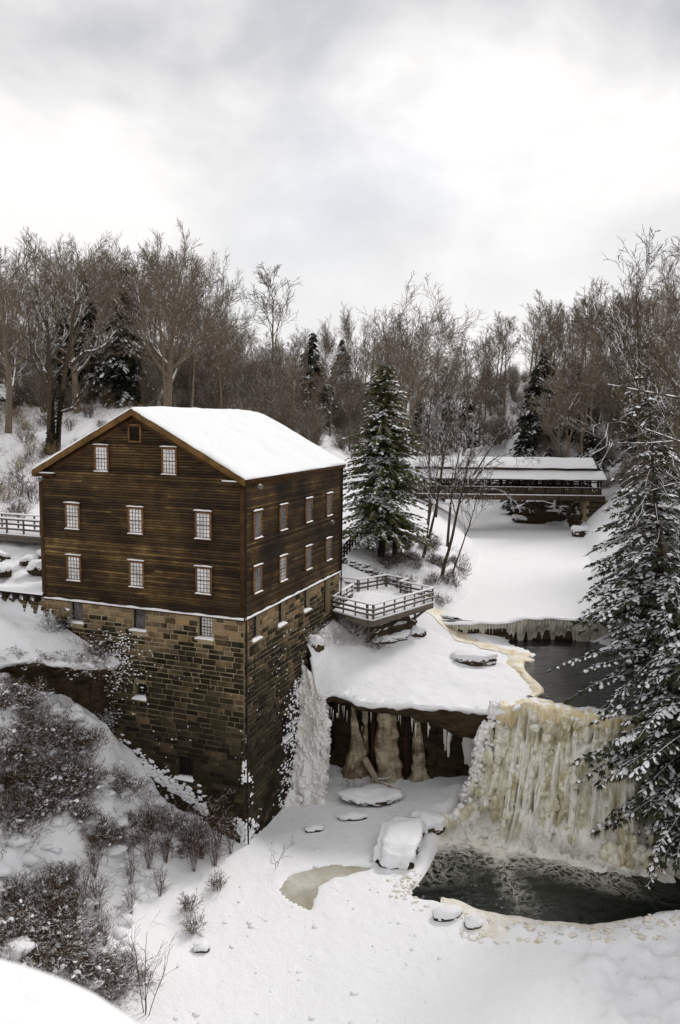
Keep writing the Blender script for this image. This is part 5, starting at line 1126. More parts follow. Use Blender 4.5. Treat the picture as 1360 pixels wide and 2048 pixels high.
def bare_tree(label, h, r, spec, seed, loc, bark, group=None, lean=(0, 0), name='bare_tree', twigmat=None, rmin=.012, extra=None):
    T = Tree(seed); sp = dict(spec, rmin=rmin); T.limb((0, 0, -.4), (lean[0], lean[1], 1), h * .93, r, 0, sp)
    if extra: extra(T, sp)
    t = thing(name, label, 'tree', loc, group); a, b = T.meshes(bark, twigmat or bark)
    for mbx, nm, mt in ((a, 'trunk', bark), (b, 'crown', twigmat or bark)):
        if mbx.n:
            o = bpy.data.objects.new(nm, mbx.data(nm, mt)); COL.objects.link(o); o.parent = t
    return t
def gz_(x, y): return float(up_z(np.array([float(x)]), np.array([float(y)]))[0])

# ---- conifers
def sprays(mb, P, D, S, droop=.35, K=5, spread=52, mi=0):
    """feathered needle sprays: K narrow leaflets each"""
    n = len(P); P = np.asarray(P); D = np.asarray(D); S = np.asarray(S)
    D = D / (np.linalg.norm(D, axis=1, keepdims=True) + 1e-9); side = np.cross(D, np.array([0, 0, 1.0])); side /= np.linalg.norm(side, axis=1, keepdims=True) + 1e-6; upv = np.cross(side, D)
    tr = rng.normal(0, .35, n)[:, None]; side, upv = side * np.cos(tr) + upv * np.sin(tr), upv * np.cos(tr) - side * np.sin(tr)
    V = []
    for k in range(K):
        a = radians(-spread + 2 * spread * k / (K - 1)); dirv = D * cos(a) + side * sin(a); L = (S * (1 - .35 * abs(sin(a))) * rng.uniform(.75, 1.2, n))[:, None]
        perp = side * cos(a) - D * sin(a); wv = L * .17
        tip = P + dirv * L + np.array([0, 0, -1.0]) * L * droop; mid = P + dirv * L * .5 + np.array([0, 0, -.22]) * L * droop
        V.append(np.stack([P, mid + perp * wv, tip, mid - perp * wv], 1))
    V = np.concatenate(V, 0); m = len(V); mb.add(V.reshape(-1, 3), np.arange(m * 4).reshape(-1, 4), mi)
def snowpads(mb, P, D, S, droop=.35, lift=.03, wide=.36, mi=0):
    n = len(P); P = np.asarray(P); D = np.asarray(D); S = np.asarray(S)[:, None]
    D = D / (np.linalg.norm(D, axis=1, keepdims=True) + 1e-9); side = np.cross(D, np.array([0, 0, 1.0])); side /= np.linalg.norm(side, axis=1, keepdims=True) + 1e-6
    upv = np.array([0, 0, 1.0]); ring = []
    for k in range(7):
        a = 2 * pi * k / 7; jr = rng.uniform(.35, 1.4, (n, 1)); ca, sa = cos(a), sin(a)
        q = P + D * S * (.48 + .46 * ca * jr) + side * S * wide * sa * jr; q[:, 2:3] += -droop * S * (.15 + .28 * (ca + .3)) + lift; ring.append(q)
    top = P + D * S * .45; top[:, 2:3] += S * .16 + lift - droop * S * .18
    V = np.stack(ring + [top], 1); F = np.array([[k, (k + 1) % 7, 7] for k in range(7)]); mb.add(V.reshape(-1, 3), (F[None] + 8 * np.arange(n)[:, None, None]).reshape(-1, 3), mi)
def hemlock(label, loc, h, rmax, seed, snow=.5, crown0=.12, size=.42, dens=1.0, needle=None, lean=(0, 0), name='hemlock_tree', group=None, base_r=.22, profile=None, droop=.5, azr=None, two=None, trunkmat=None, bare_from=2.0, padw=.36):
    R = random.Random(seed); t = thing(name, label, 'tree', loc, group); tr, br = MB(), MB(); ln = np.array([lean[0], lean[1], 0.0])
    zs = np.linspace(-.5, h, 16); tp = np.stack([ln[0] * zs + .06 * np.sin(zs * .9), ln[1] * zs + .05 * np.cos(zs * .7), zs], 1); tube(tr, tp, base_r * (1 - .93 * np.clip(zs / h, 0, 1)), 8)
    if two: tube(tr, tp[:10] + np.array(two), base_r * .7 * (1 - .93 * np.clip(zs[:10] / h, 0, 1)), 8)
    P, D, S = [], [], []; BS, BE, BR, BQ = [], [], [], []
    z = h * crown0; prof = profile or (lambda q: (1 - q) ** .8 * (.75 + .25 * min(1, q * 5)))
    while z < h * .985:
        q = (z / h - crown0) / (1 - crown0); Lm = rmax * prof(q)
        for _ in range(max(2, int(round((3.2 if q < .85 else 4) * dens)))):
            az = R.uniform(*(azr or (0, 2 * pi))); L = max(.25, Lm * R.choice((R.uniform(.45, .8), R.uniform(.8, 1.22)))); base = np.array([ln[0] * z, ln[1] * z, z + R.uniform(-.15, .15)])
            d0 = np.array([cos(az), sin(az), 0]); rise = R.uniform(.02, .30) + .5 * max(0, q - .6); n = max(3, int(L / .32)); sd_ = np.array([-sin(az), cos(az), 0]); wv = R.uniform(-.25, .25); prev = base
            for i in range(1, n + 1):
                s_ = i / n; p = base + d0 * L * s_ + sd_ * wv * L * s_ * s_ + np.array([0, 0, rise * L * s_ - droop * L * s_ ** 2.1])
                BS.append(prev); BE.append(p); BR.append(.012 + .022 * L * .3 * (1 - s_)); BQ.append(.010 + .02 * L * .3 * (1 - s_)); 
                dirn = unit(p - prev); prev = p
                if s_ < .16 and L > 1.2: continue
                if q > bare_from and R.random() < .82:
                    a = radians(R.uniform(30, 70)) * R.choice((-1, 1)); e_ = p + (dirn * cos(a) + sd_ * sin(a) + np.array([0, 0, R.uniform(-.1, .3)])) * R.uniform(.4, 1.1); BS.append(p); BE.append(e_); BR.append(.012); BQ.append(.006)
                    continue
                lat = size * (1.5 - .7 * s_) * (1 if L > 1 else .7)
                for sgn in (-1, 1):
                    m = 2 if (L > 1.4 and s_ < .85) else 1
                    for k in range(m):
                        a = radians(R.uniform(35, 75)); dd = unit(dirn * cos(a) + sd_ * sgn * sin(a) + np.array([0, 0, R.uniform(-.35, .05)])); c = p + dd * lat * .75 * k - dirn * R.uniform(0, .2)
                        P.append(c); D.append(dd); S.append(lat * R.uniform(.75, 1.15) * (1 if k == 0 else .9))
                        if m > 1 and k == 0: BS.append(c); BE.append(c + dd * lat * .8); BR.append(.009); BQ.append(.006)
                if i == n: P.append(p); D.append(dirn); S.append(size)
        z += R.uniform(.22, .40) / dens * (1 if h > 9 else .8)
    tm = trunkmat or BARK_DARK
    tro = tr.build('trunk', tm, t, (0, 0, 0), True)
    segs(br, BS, BE, BR, BQ, 3); o = bpy.data.objects.new('branches', br.data('branches', BARK_SNOW)); COL.objects.link(o); o.parent = t
    P, D, S = np.array(P), np.array(D), np.array(S); cr = MB(); sprays(cr, P, D, S); o = bpy.data.objects.new('crown', cr.data('crown', needle or NEEDLE)); COL.objects.link(o); o.parent = t
    if snow > 0:
        top = 1 - .3 * (P[:, 2] / h); pr = np.clip(snow * .75 + 1.5 * vnoise(P[:, 0] * 1.1, P[:, 1] * 1.1, P[:, 2] * 1.6 + seed), .04, .97) ; k = rng.random(len(P)) < pr
        sn = MB(); snowpads(sn, P[k], D[k], S[k] * rng.uniform(.6, 1.1, k.sum()), wide=padw * 1.1); o = bpy.data.objects.new('snow', sn.data('snow', SNOW, smooth=True)); COL.objects.link(o); o.parent = t; o['kind'] = 'stuff'
    return t
hemlock('bushy green hemlock lightly dusted with snow behind the viewing deck', (3.5, 66, gz_(3.5, 66)), 16.0, 5.0, 3, snow=.30, crown0=.09, size=.34, dens=1.75, needle=NEEDLE_GOLD, base_r=.3, two=(1.1, .2, 0), profile=lambda q: (.98 - .86 * q ** 1.25) * (.74 + .26 * min(1, q * 3)) * (1 + .16 * sin(q * 23)), droop=.30)
hemlock('great snow laden hemlock hanging over the falls and pool', (19.2, 39.4, .6), 14.0, 6.4, 11, snow=1.0, crown0=.09, size=.40, dens=2.1, base_r=.32, profile=lambda q: (.66 + .5 * q if q < .4 else .86 - .74 * (q - .4) / .6), droop=.45, padw=.34)
hemlock('leaning dark hemlock with bare snowy upper branches at the right lakeside', (19.6, 45.5, gz_(19.6, 45.5)), 18.5, 5.3, 17, snow=.7, crown0=.05, size=.36, dens=1.15, base_r=.26, lean=(-.14, 0), profile=lambda q: (.98 - .85 * q if q < .5 else .50 - .6 * (q - .5)) * (1 + .2 * sin(q * 31)), droop=.42, bare_from=.40)
hemlock('dark drooping hemlock on the right lake bank', (22.0, 55.5, gz_(22, 55.5)), 13, 5.6, 23, snow=.5, crown0=.05, size=.42, dens=1.3, base_r=.26, profile=lambda q: (1 - q) ** .7, droop=.42)
hemlock('tall thin hemlock behind the right bank with snowy branches', (24.5, 62, gz_(24.5, 62)), 15, 5.0, 29, snow=.3, crown0=.15, size=.46, dens=.75, base_r=.22, droop=.4)
hemlock('small snowy bough of hemlock at the bottom right corner', (15.1, 27.5, -.6), 3.4, 1.7, 31, snow=.9, crown0=.1, size=.36, dens=1.1, base_r=.06)

# ---- named bare trees
def limbs(*ls):
    def f(T, sp):
        for pts, r0, r1, kids in ls:
            P = spline(pts, max(6, 5 * len(pts))); rr = np.linspace(r0, r1, len(P))
            for i in range(len(P) - 1): T.thick.append((P[i], P[i + 1] + (P[i + 1] - P[i]) * .05, rr[i], rr[i + 1]))
            for k in range(kids):
                i = int(len(P) * (.25 + .72 * (k + .5) / kids)); i = min(i, len(P) - 2); d = unit(P[i + 1] - P[i]); a = unit(np.cross(d, T.rv(1))); nd = unit(d * .75 + a * .7 + np.array([0, 0, .15]))
                T.limb(P[i], nd, np.linalg.norm(P[-1] - P[0]) * T.R.uniform(.25, .42), rr[i] * .55, 2, sp)
    return f
bare_tree('ivy clad leaning tree on the snowy hillside behind the mill', 14, .42, dict(FOREST, wob=[.05, .12, .16, .2, .22]), 5, (-25.4, 70, gz_(-25.4, 70)), BARK_SNOW, lean=(.19, 0), extra=limbs(([(2.0, 0, 7.6), (3.2, -.2, 8.6), (4.6, -.3, 9.0), (5.8, -.3, 9.9)], .24, .07, 5), ([(1.0, .2, 3.6), (2.6, -.5, 4.2), (3.4, -.8, 5.6)], .14, .04, 4), ([(.5, .3, -.3), (.9, .3, 4), (1.9, 0, 9), (2.6, 0, 13)], .26, .1, 5)))
T_ivy = MB(); P_, D_2, S_2 = [], [], []
for k in range(1100):
    z = random.uniform(0, 5.6); a = random.uniform(0, 2 * pi); P_.append((-25.4 + .17 * z + .4 * cos(a), 70 + .4 * sin(a), gz_(-25.4, 70) + z) if False else (.17 * z + .40 * cos(a), .40 * sin(a), z)); D_2.append((cos(a), sin(a), random.uniform(-.6, .4))); S_2.append(random.uniform(.15, .32))
sprays(T_ivy, P_, D_2, S_2, .3, 4); o = T_ivy.build('ivy', IVY, bpy.data.objects['bare_tree'], (0, 0, 0))
bare_tree('broad round crowned bare oak rising behind the mill gable', 15.2, .5, dict(OPEN, kids=[15, 8, 6, 4, 0]), 8, (-18.4, 85, gz_(-18.4, 85)), BARK_FAR, rmin=.018)
bare_tree('rounded bare tree left of the dark pine on the hill', 14.5, .42, dict(OPEN, kids=[14, 8, 6, 4, 0]), 12, (-27.5, 84, gz_(-27.5, 84)), BARK_FAR, rmin=.018)
bare_tree('bare maple leaning out of the left edge of the hillside', 15, .35, OPEN, 15, (-31.5, 76, gz_(-31.5, 76)), BARK_FAR, lean=(.06, 0), rmin=.016)
bare_tree('tall forked bare tree standing above the treeline behind the mill roof', 19, .34, dict(SLIM, kids=[7, 7, 5, 4, 0], ang=[(14, 34), (22, 45), (25, 50), (25, 50), (0, 0)], len=[.5, .5, .5, .5, 0]), 21, (-11.0, 128, 24.0), BARK_FAR, rmin=.025)
bare_tree('wide spreading bare tree behind the green hemlock', 20, .42, dict(OPEN, ang=[(20, 48), (22, 45), (25, 50), (28, 50), (0, 0)]), 24, (7.5, 108, gz_(7.5, 108)), BARK_FAR, rmin=.02)
bare_tree('pale tan sycamore beyond the covered bridge', 15, .38, dict(OPEN, kids=[18, 7, 6, 4, 0], ang=[(35, 65), (25, 50), (25, 55), (28, 55), (0, 0)], len=[.5, .5, .5, .5, 0]), 27, (34.0, 124, 13.2), BARK_TAN, rmin=.025)
bare_tree('tall thin bare tree leaning in at the right edge above the forest', 25, .26, dict(SLIM, kids=[11, 7, 5, 4, 0], wob=[.05, .1, .14, .18, .2], ang=[(22, 48), (25, 50), (25, 50), (25, 50), (0, 0)], len=[.36, .5, .5, .5, 0]), 30, (22.6, 52, gz_(22.6, 52)), BARK_SNOW, lean=(-.20, 0))
for i, (lab, x, y, hh, r, lean, sd0) in enumerate((
    ('double leaning shore tree with snowy arching branches nearest the lake', 8.5, 65.5, 13, .17, (.20, 0), 41), ('slender shore tree leaning right beside the double one', 9.8, 68.5, 9, .09, (.26, 0), 42),
    ('straight grey shore tree just right of the hemlock', 7.2, 68.5, 12, .15, (.16, .05), 43), ('thin dark shore sapling between the hemlock and lake', 7.6, 71, 10, .08, (.2, 0), 44), ('tall trunk on the bank before the bridge end', 10.5, 77, 14, .16, (.05, 0), 45), ('second tall trunk on the bank before the bridge end', 9.2, 83, 15, .17, (.04, 0), 46), ('crooked bare tree standing at the left bridge end', 11.2, 93, 14, .18, (.10, 0), 47))):
    bare_tree(lab, hh, r, dict(FOREST, up=[.02, .05, .04, .02, .01], kids=[9, 5, 4, 3, 0], wob=[.05, .14, .18, .2, .22]), sd0, (x, y, gz_(x, y)), BARK_SNOW, lean=lean, rmin=.012, extra=(limbs(([(2.1, 0, 7.5), (3.4, -.4, 9.4), (5.0, -.6, 10.4), (6.6, -.8, 10.0)], .07, .02, 6), ([(1.8, 0, 6.2), (3.2, -.5, 7.4), (4.9, -.7, 7.2), (6.0, -1, 6.2)], .06, .02, 5), ([(2.4, 0, 8.5), (4.2, .3, 11.5), (5.4, .5, 13.6)], .08, .02, 6)) if i == 0 else None))
# big snowy limbs reaching in from a tree just outside the right edge
bare_tree('bare limbs heavy with snow reaching in from the right edge over the lake', 21, .32, dict(FOREST, kids=[7, 5, 4, 3, 0]), 50, (21.5, 39.6, 5.5), BARK_SNOW, lean=(-.02, .02), extra=limbs(([(-.2, -.6, 17.8), (-3.2, -1.4, 18.0), (-6.0, -1.7, 18.4), (-9.2, -2.2, 18.9)], .14, .035, 7), ([(-.2, -.4, 13.6), (-3, -.8, 15.4), (-6.2, -1.2, 16.6), (-8.6, -1.4, 17.3)], .11, .025, 8), ([(-5.6, -1.1, 16.3), (-7, -1.3, 16.2), (-8.8, -1.6, 16.2)], .05, .015, 4), ([(-.1, 0, 11.6), (-2.6, .2, 13.8), (-4.4, .3, 14.2), (-6.4, .4, 13.6)], .09, .02, 7)))
# ---- the wood on the far hills: individual trees, some left for a mass at the back
SKX = np.array([-80, 0, 70, 150, 240, 330, 430, 480, 520, 600, 650, 700, 760, 830, 900, 950, 1000, 1100, 1200, 1280, 1360, 1440]); SKY_ = np.array([520, 520, 510, 500, 500, 500, 560, 640, 655, 660, 668, 650, 630, 640, 648, 625, 600, 570, 555, 540, 520, 510])
def skyline_z(x, y):
    az = 680 + FPX * x / y; py = np.interp(az, SKX, SKY_) - (az - 680) * RO
    el = math.atan2(1024 - py, FPX) + PT; return HC + y * math.tan(el), az
protos = []
kinds = [(FOREST, BARK_FAR, 1.0), (SLIM, BARK_FAR, 1.0), (dict(FOREST, kids=[11, 7, 5, 4, 0]), BARK_RUSSET, 1), (SLIM, BARK_RUSSET, 1), (OPEN, BARK_FAR, 1), (dict(SLIM, wob=[.05, .1, .14, .2, .2]), BARK_TAN, 1), (FOREST, BARK_FAR, 1)]
kl = ('brown forked', 'brown slim', 'russet many-branched', 'russet slim', 'brown round crowned', 'pale crooked', 'brown upright')
def wood_spot():
    while True:
        y = 82 + 130 * random.random() ** 1.5; px = random.uniform(-70, 1430); x = (px - 680) / FPX * y
        if poly_sd(np.array([x]), np.array([y]), LAKE)[0] < 2.0: continue
        if -2 < x < 37 and y < 115: continue
        if x < -8 and y < 96 and random.random() < .8: continue
        if -8 < x < 10 and y < 95: continue
        return x, y
nW = 0
spots = []
while len(spots) < 235:
    x, y = wood_spot()
    if all((x - a) ** 2 + (y - b) ** 2 > 3.5 for a, b in spots): spots.append((x, y))
for i, (x, y) in enumerate(spots):
    g = gz_(x, y); zs, az = skyline_z(x, y); hh = max(7.5, min(23, (zs - g) * random.uniform(.58, .88))); k = random.randrange(len(kinds))
    reg = 'on the hill left of the mill roof' if x < -.17 * y else 'in the valley wood behind the mill roof and green hemlock' if x < .1 * y else 'on the hillside right of and behind the covered bridge'
    if i < len(kinds):
        k = i; sp, bk, _ = kinds[k]; t = bare_tree(f'{kl[k]} bare tree {reg}', 16, .22, sp, 100 + k, (x, y, g), bk, 'bare trees of the far wood', rmin=.016); protos.append(t); t.scale = (hh / 16 * .95,) * 2 + (hh / 16,); t.rotation_euler[2] = random.uniform(0, 6)
    else: s_ = hh / 16; dup(protos[k], (x, y, g), random.uniform(0, 6.28), (s_ * random.uniform(.85, 1.1), s_ * random.uniform(.85, 1.1), s_), f'{kl[k]} bare tree {reg}', tilt=(random.gauss(0, .05), random.gauss(0, .05)))
# conifers in the wood
cp = hemlock('dark evergreen beyond the covered bridge', (32.5, 135, gz_(32.5, 135)), 14, 4.2, 61, snow=.03, crown0=.08, size=.62, dens=1.0, needle=NEEDLE_FAR, name='evergreen_tree', group='dark evergreens in the wood')
cl_ = [(29.5, 128, 13, 1.0), (37.5, 128, 13, 1), (35, 140, 16, 1), (27, 122, 8, 1.2), (31, 119, 7, 1.2), (36.5, 117, 8, 1.3), (-4.5, 125, 15, 1), (-29, 92, 15, .6), (-24, 90, 15.5, .8), (-32, 95, 12, 1), (40, 108, 11, 1), (14, 140, 9, 1.1), (20, 150, 10, 1.1), (45, 120, 14, 1), (-38, 84, 9, 1.2), (0, 160, 14, 1), (25, 160, 12, 1)]
for x, y, hh, wd in cl_:
    lb = 'tall dark pine between the two round bare oaks' if (x, y) == (-24, 90) else 'dark evergreen on the left hillside behind the mill gable' if x < -.17 * y else 'dark evergreen in the valley wood above the mill roof' if x < .13 * y else 'dark evergreen beyond the covered bridge'
    dup(cp, (x, y, gz_(x, y) - .3), random.uniform(0, 6), (hh / 14 * wd, hh / 14 * wd, hh / 14), lb)
# ---- shrubs
def shrub(label, seed, stems, h, mat, loc, spread=.5, kids=5, name='shrub', group=None, snow=0, cat='shrub', lv=2, r=.012, wob=.16):
    T = Tree(seed); sp = dict(n=[5, 3, 2], up=[.03, .03, .0], wob=[wob, .2, .25], taper=[.6, .5, .4], rmin=.006, thick=0, kids=[kids, 3, 0], ang=[(20, 60), (25, 60), (0, 0)], len=[.45, .5, 0], fall=[.3, .2, 0], rk=[.6, .6, 0]); sp['from'] = [.25, .2, 0]
    sp = {k: (v[:lv + 1] if isinstance(v, list) else v) for k, v in sp.items()}
    for i in range(stems):
        a = T.R.uniform(0, 2 * pi); b = T.R.random() ** .6 * spread; T.limb((.35 * b * cos(a), .35 * b * sin(a), -.1), (cos(a) * b, sin(a) * b, 1), h * T.R.uniform(.6, 1.1), r, 0, sp)
    t = thing(name, label, cat, loc, group); mbx = MB(); P, Q, r0, r1 = zip(*T.thin); segs(mbx, P, Q, r0, r1, 3); o = bpy.data.objects.new('stems', mbx.data('stems', mat)); COL.objects.link(o); o.parent = t
    if snow:
        b = MB(); Q = np.array(Q); m = snow * 5; c = Q[rng.integers(0, len(Q), m)] * np.array([.92, .92, .85]); dz_ = rng.normal(0, 1, (m, 3)); dz_[:, 2] *= .2
        snowpads(b, c, dz_, rng.uniform(.04, .17, m) * (.5 + .5 * h), .2, .01, .6)
        o = bpy.data.objects.new('snow', b.data('snow', SNOW, smooth=True)); COL.objects.link(o); o.parent = t; o['kind'] = 'stuff'
    return t
ll = lambda x, y: float(lo_z(np.array([float(x)]), np.array([float(y)]))[0])
# brush on the slope below the mill
SB = []
SL_ = 'tangled brown brush holding snow on the steep slope left of the mill'
for k in range(6): SB.append(shrub(SL_, 200 + k, 26, (.9, 1.2, .8, 1.4, 1.0, .75)[k], BRUSH, (0, 0, 0), 1.0, 7, 'brush', 'brush on the steep slope', (6, 10, 16, 5, 0, 12)[k]))
used = set(); n_ = 0
while n_ < 260:
    x = random.uniform(-22, -6.3); y = random.uniform(24.5, 40.2); z = ll(x, y)
    if z < .7 or z > 9.0 or (y > 38.9 and x > -10.5) or (x < -11.5 and y > 38.6): continue
    den = fbm(x * .35, y * .35, 14, 3) + .2 * min(1, (z - .7) / 2.5) - .25 * (-7 > x > -11 and y < 33)
    if random.random() > .12 + den * 1.5: continue
    k = random.randrange(6); s_ = random.uniform(.6, 1.35)
    if k not in used: used.add(k); o = SB[k]; o.location = (x, y, z - .1); o.scale = (s_,) * 3
    else: dup(SB[k], (x, y, z - .1), random.uniform(0, 6), (s_ * 1.1, s_ * 1.1, s_ * random.uniform(.6, 1)), tilt=(random.gauss(0, .15), random.gauss(.2, .15)))
    n_ += 1
# tall dry stems at the mill foot and on the slope
tw0 = shrub('tall dry stems standing in the snow at the foot of the slope', 230, 16, 2.4, TWIGRED, (-6.7, 37.6, ll(-6.7, 37.6)), .22, 4, 'dry_stems', 'tall dry stems at the slope foot', wob=.06)
for x, y, s_ in ((-6.0, 37.3, 1.0), (-7.4, 37.9, .9), (-6.9, 36.6, .8), (-5.4, 38.5, .7), (-8.2, 36.3, .8), (-8.8, 35.4, .8), (-9.2, 37.2, .8), (-9.3, 34, .7), (-8.0, 34.2, .6), (-10.1, 31.6, .8), (-9.4, 30.3, .7), (-8.9, 32.5, .6), (-10.6, 33, .7), (-11.2, 29.6, .8)): dup(tw0, (x, y, ll(x, y) - .05), random.uniform(0, 6), s_)
shrub('bare sapling fanning three thin stems on the ice at the slope foot', 240, 4, 3.0, TWIGRED, (-7.1, 27.6, ll(-7.1, 27.6)), .42, 6, 'sapling', None, cat='sapling', r=.022, wob=.08)
for i, (x, y, lab) in enumerate(((-5.6, 35.6, 'lone brown weed clump on the ice edge nearest the mill foot'), (-6.6, 33.9, 'rusty weed clump halfway along the slope foot'), (-6.2, 32.6, 'low weed clump in snow lowest on the slope foot'))): shrub(lab, 250 + i, 22, .85, BRUSH, (x, y, ll(x, y)), .5, 5, 'weed_clump', None, 3 if i else 0, 'weeds', r=.010)
shrub('thin forked twig stuck in the snow beside the mill foot', 257, 3, 1.5, TWIGRED, (-3.0, 37.9, ll(-3, 37.9)), .4, 3, 'twig', None, cat='twig')
shrub('slim bare shrub growing against the foot of the mill wall', 258, 7, 2.8, TWIGRED, (-6.1, 38.7, ll(-6.1, 38.7)), .5, 6, 'shrub', None, r=.014, wob=.1)
shrub('small bare shrub in front of the left cave column', 259, 6, 1.1, BRUSH, (.9, 45.6, ll(.9, 45.6)), .6, 5, 'shrub', None)
# brush hanging off the snow ledge left of the mill
for k, (x, lab) in enumerate(((-20.5, 'dark brush hanging from the snow ledge at the far left'), (-18.4, 'dark twigs hanging under the snow ledge beside the straw tuft'), (-16.0, 'snowy twigs fringing the middle of the snow ledge'), (-14.2, 'snowy twigs fringing the snow ledge near its tip'), (-12.9, 'frosted twigs at the tip of the snow ledge'))): 
    t = shrub(lab, 270 + k, 34, .75, BRUSH, (x, 40.15 + (x + 18) * .17, float(up_z(np.array([x]), np.array([40.6 + (x + 18) * .17]))[0]) - .22), 1.6, 6, 'brush', None, 14 if k > 1 else 2); t.rotation_euler = (radians(98), 0, 0); t.scale = (1.3, .7, .8)
t = shrub('straw coloured grass tuft hanging from the snow ledge', 280, 26, 1.3, STRAW, (-18.0, 39.8, 9.6), .35, 2, 'grass_tuft', None, cat='grass tuft', lv=1); t.rotation_euler = (radians(160), 0, 0)
# climbing shrub on the mill front and at its left corner
for k, (u_, h_, s_, lab) in enumerate(((8.8, -3.6, 2.0, 'bare climbing shrub flecked with snow on the mill front wall'), (11.4, -2.6, 1.9, 'dark snowy creeper at the left corner of the mill base'), (8.4, -6.9, 1.3, 'snow covered evergreen shrub at the foot of the mill front'))):
    p = FRONT.p(u_, h_, .35); t = shrub(lab, 290 + k, 24, s_, BARK_DARK if k else BRUSH, p, .45, 8, 'climbing_shrub' if k < 2 else 'shrub', None, (26, 24, 40)[k], wob=.12)
# brush on the bank behind and beside the deck
BB = [shrub('snow dusted brown brush on the river bank behind the deck', 300 + k, 26, 1.1, BRUSH, (0, 0, 0), .9, 6, 'brush', 'brush on the river bank', 12) for k in range(3)]; used = set(); n_ = 0
while n_ < 42:
    x = random.uniform(3.2, 11.5); y = random.uniform(59.5, 76); z = gz_(x, y)
    if z < 8.2 or z > 11.6 or poly_sd(np.array([x]), np.array([y]), LAKE)[0] < .3: continue
    k = random.randrange(3); s_ = random.uniform(.5, 1.1)
    if k not in used: used.add(k); BB[k].location = (x, y, z - .1); BB[k].scale = (s_,) * 3
    else: dup(BB[k], (x, y, z - .1), random.uniform(0, 6), s_)
    n_ += 1
for k, (x, y, s_, lab) in enumerate(((-.2, 48.9, 1.6, 'frosted arching grass heap between the mill and the deck stilts'), (.9, 49.6, 1.2, 'frosted grass hanging below the front of the deck'), (-1.6, 47.8, 1.1, 'white frosted bush on the mill wall above the ice curtain'), (2.2, 50.4, .9, 'brown grass tuft under the deck corner'))):
    shrub(lab, 310 + k, 60, s_, (M_bark('frosted_grass', (.28, .24, .2), (.62, .59, .57), .5) if k != 3 else BRUSH), (x, y, gz_(x, y) - .1), 1.3, 3, 'grass_heap', None, 20 if k == 2 else 5, 'grass', lv=1)
# reddish scrub on the hillside behind the mill
HB = [shrub(f'{("thin brown", "thin reddish", "straw coloured")[k]} scrub standing in snow on the hillside behind the mill', 320 + k, 20, 1.5, (BRUSH, TWIGRED, STRAW)[k], (0, 0, 0), .6, 5, 'scrub', 'scrub on the hillside behind the mill', 0) for k in range(3)]; used = set(); n_ = 0
while n_ < 110:
    x = random.uniform(-38, -15); y = random.uniform(57, 92)
    if x / y > -.20: continue
    z = gz_(x, y); k = random.choice((0, 0, 1, 1, 2)); s_ = random.uniform(.5, 1.25) * (1.4 if y < 68 and y > 62 else 1)
    if k not in used: used.add(k); HB[k].location = (x, y, z - .1); HB[k].scale = (s_,) * 3
    else: dup(HB[k], (x, y, z - .1), random.uniform(0, 6), s_)
    n_ += 1
# undergrowth filling the wood: nobody could count it
pts = []
while len(pts) < 1000:
    x, y = wood_spot()
    if y < 84 and x < -8: continue
    pts.append((x, y, gz_(x, y) - .3))
me = bpy.data.meshes.new('undergrowth'); me.from_pydata(pts, [], []); ug = bpy.data.objects.new('undergrowth', me); COL.objects.link(ug)
tag(ug, 'brown thicket of undergrowth filling the far wood', 'undergrowth', None, 'stuff')
src = shrub('tall bare thicket bush beside the left bridge end', 340, 34, 3.4, BARK_FAR, (4.5, 104, gz_(4.5, 104)), .5, 7, 'thicket_bush', None, r=.03, wob=.1)
stems = [c for c in src.children][0]
ng = bpy.data.node_groups.new('scatter', 'GeometryNodeTree'); ng.interface.new_socket('Geometry', in_out='INPUT', socket_type='NodeSocketGeometry'); ng.interface.new_socket('Geometry', in_out='OUTPUT', socket_type='NodeSocketGeometry')
gi, go = ng.nodes.new('NodeGroupInput'), ng.nodes.new('NodeGroupOutput'); ip = ng.nodes.new('GeometryNodeInstanceOnPoints'); oi = ng.nodes.new('GeometryNodeObjectInfo'); oi.inputs['Object'].default_value = stems; oi.transform_space = 'ORIGINAL'
rv_ = ng.nodes.new('FunctionNodeRandomValue'); rv_.data_type = 'FLOAT_VECTOR'; rv_.inputs[0].default_value = (-.1, -.1, 0); rv_.inputs[1].default_value = (.1, .1, 6.28)
rs = ng.nodes.new('FunctionNodeRandomValue'); rs.data_type = 'FLOAT_VECTOR'; rs.inputs[0].default_value = (.7, .7, .7); rs.inputs[1].default_value = (1.6, 1.6, 1.9)
ng.links.new(gi.outputs[0], ip.inputs['Points']); ng.links.new(oi.outputs['Geometry'], ip.inputs['Instance']); ng.links.new(rv_.outputs[0], ip.inputs['Rotation']); ng.links.new(rs.outputs[0], ip.inputs['Scale']); ng.links.new(ip.outputs[0], go.inputs[0])
md = ug.modifiers.new('scatter', 'NODES'); md.node_group = ng
# dead grass and bramble stems matted on the snowy slopes
def matted(name, label, n, xr, yr, zf, dens, mat, ln=(.18, .5), lie=.9, r=.007):
    x = rng.uniform(*xr, n); y = rng.uniform(*yr, n); z = zf(x, y); k = rng.random(n) < dens(x, y, z); x, y, z = x[k], y[k], z[k]; m = len(x)
    d = rng.normal(0, lie, (m, 3)); d[:, 2] = np.abs(rng.normal(.5, .35, m)) + .1; d /= np.linalg.norm(d, axis=1, keepdims=True); L = rng.uniform(*ln, m)[:, None]
    P = np.stack([x, y, z - .05], 1); Q = P + d * L; b_ = d + rng.normal(0, .5, (m, 3)); Q2 = Q + b_ / np.linalg.norm(b_, axis=1, keepdims=True) * L * .8
    mb = MB(); segs(mb, np.concatenate([P, Q]), np.concatenate([Q, Q2]), r, r * .6, 3); return tag(mb.build(name, mat), label, 'dry grass', None, 'stuff')
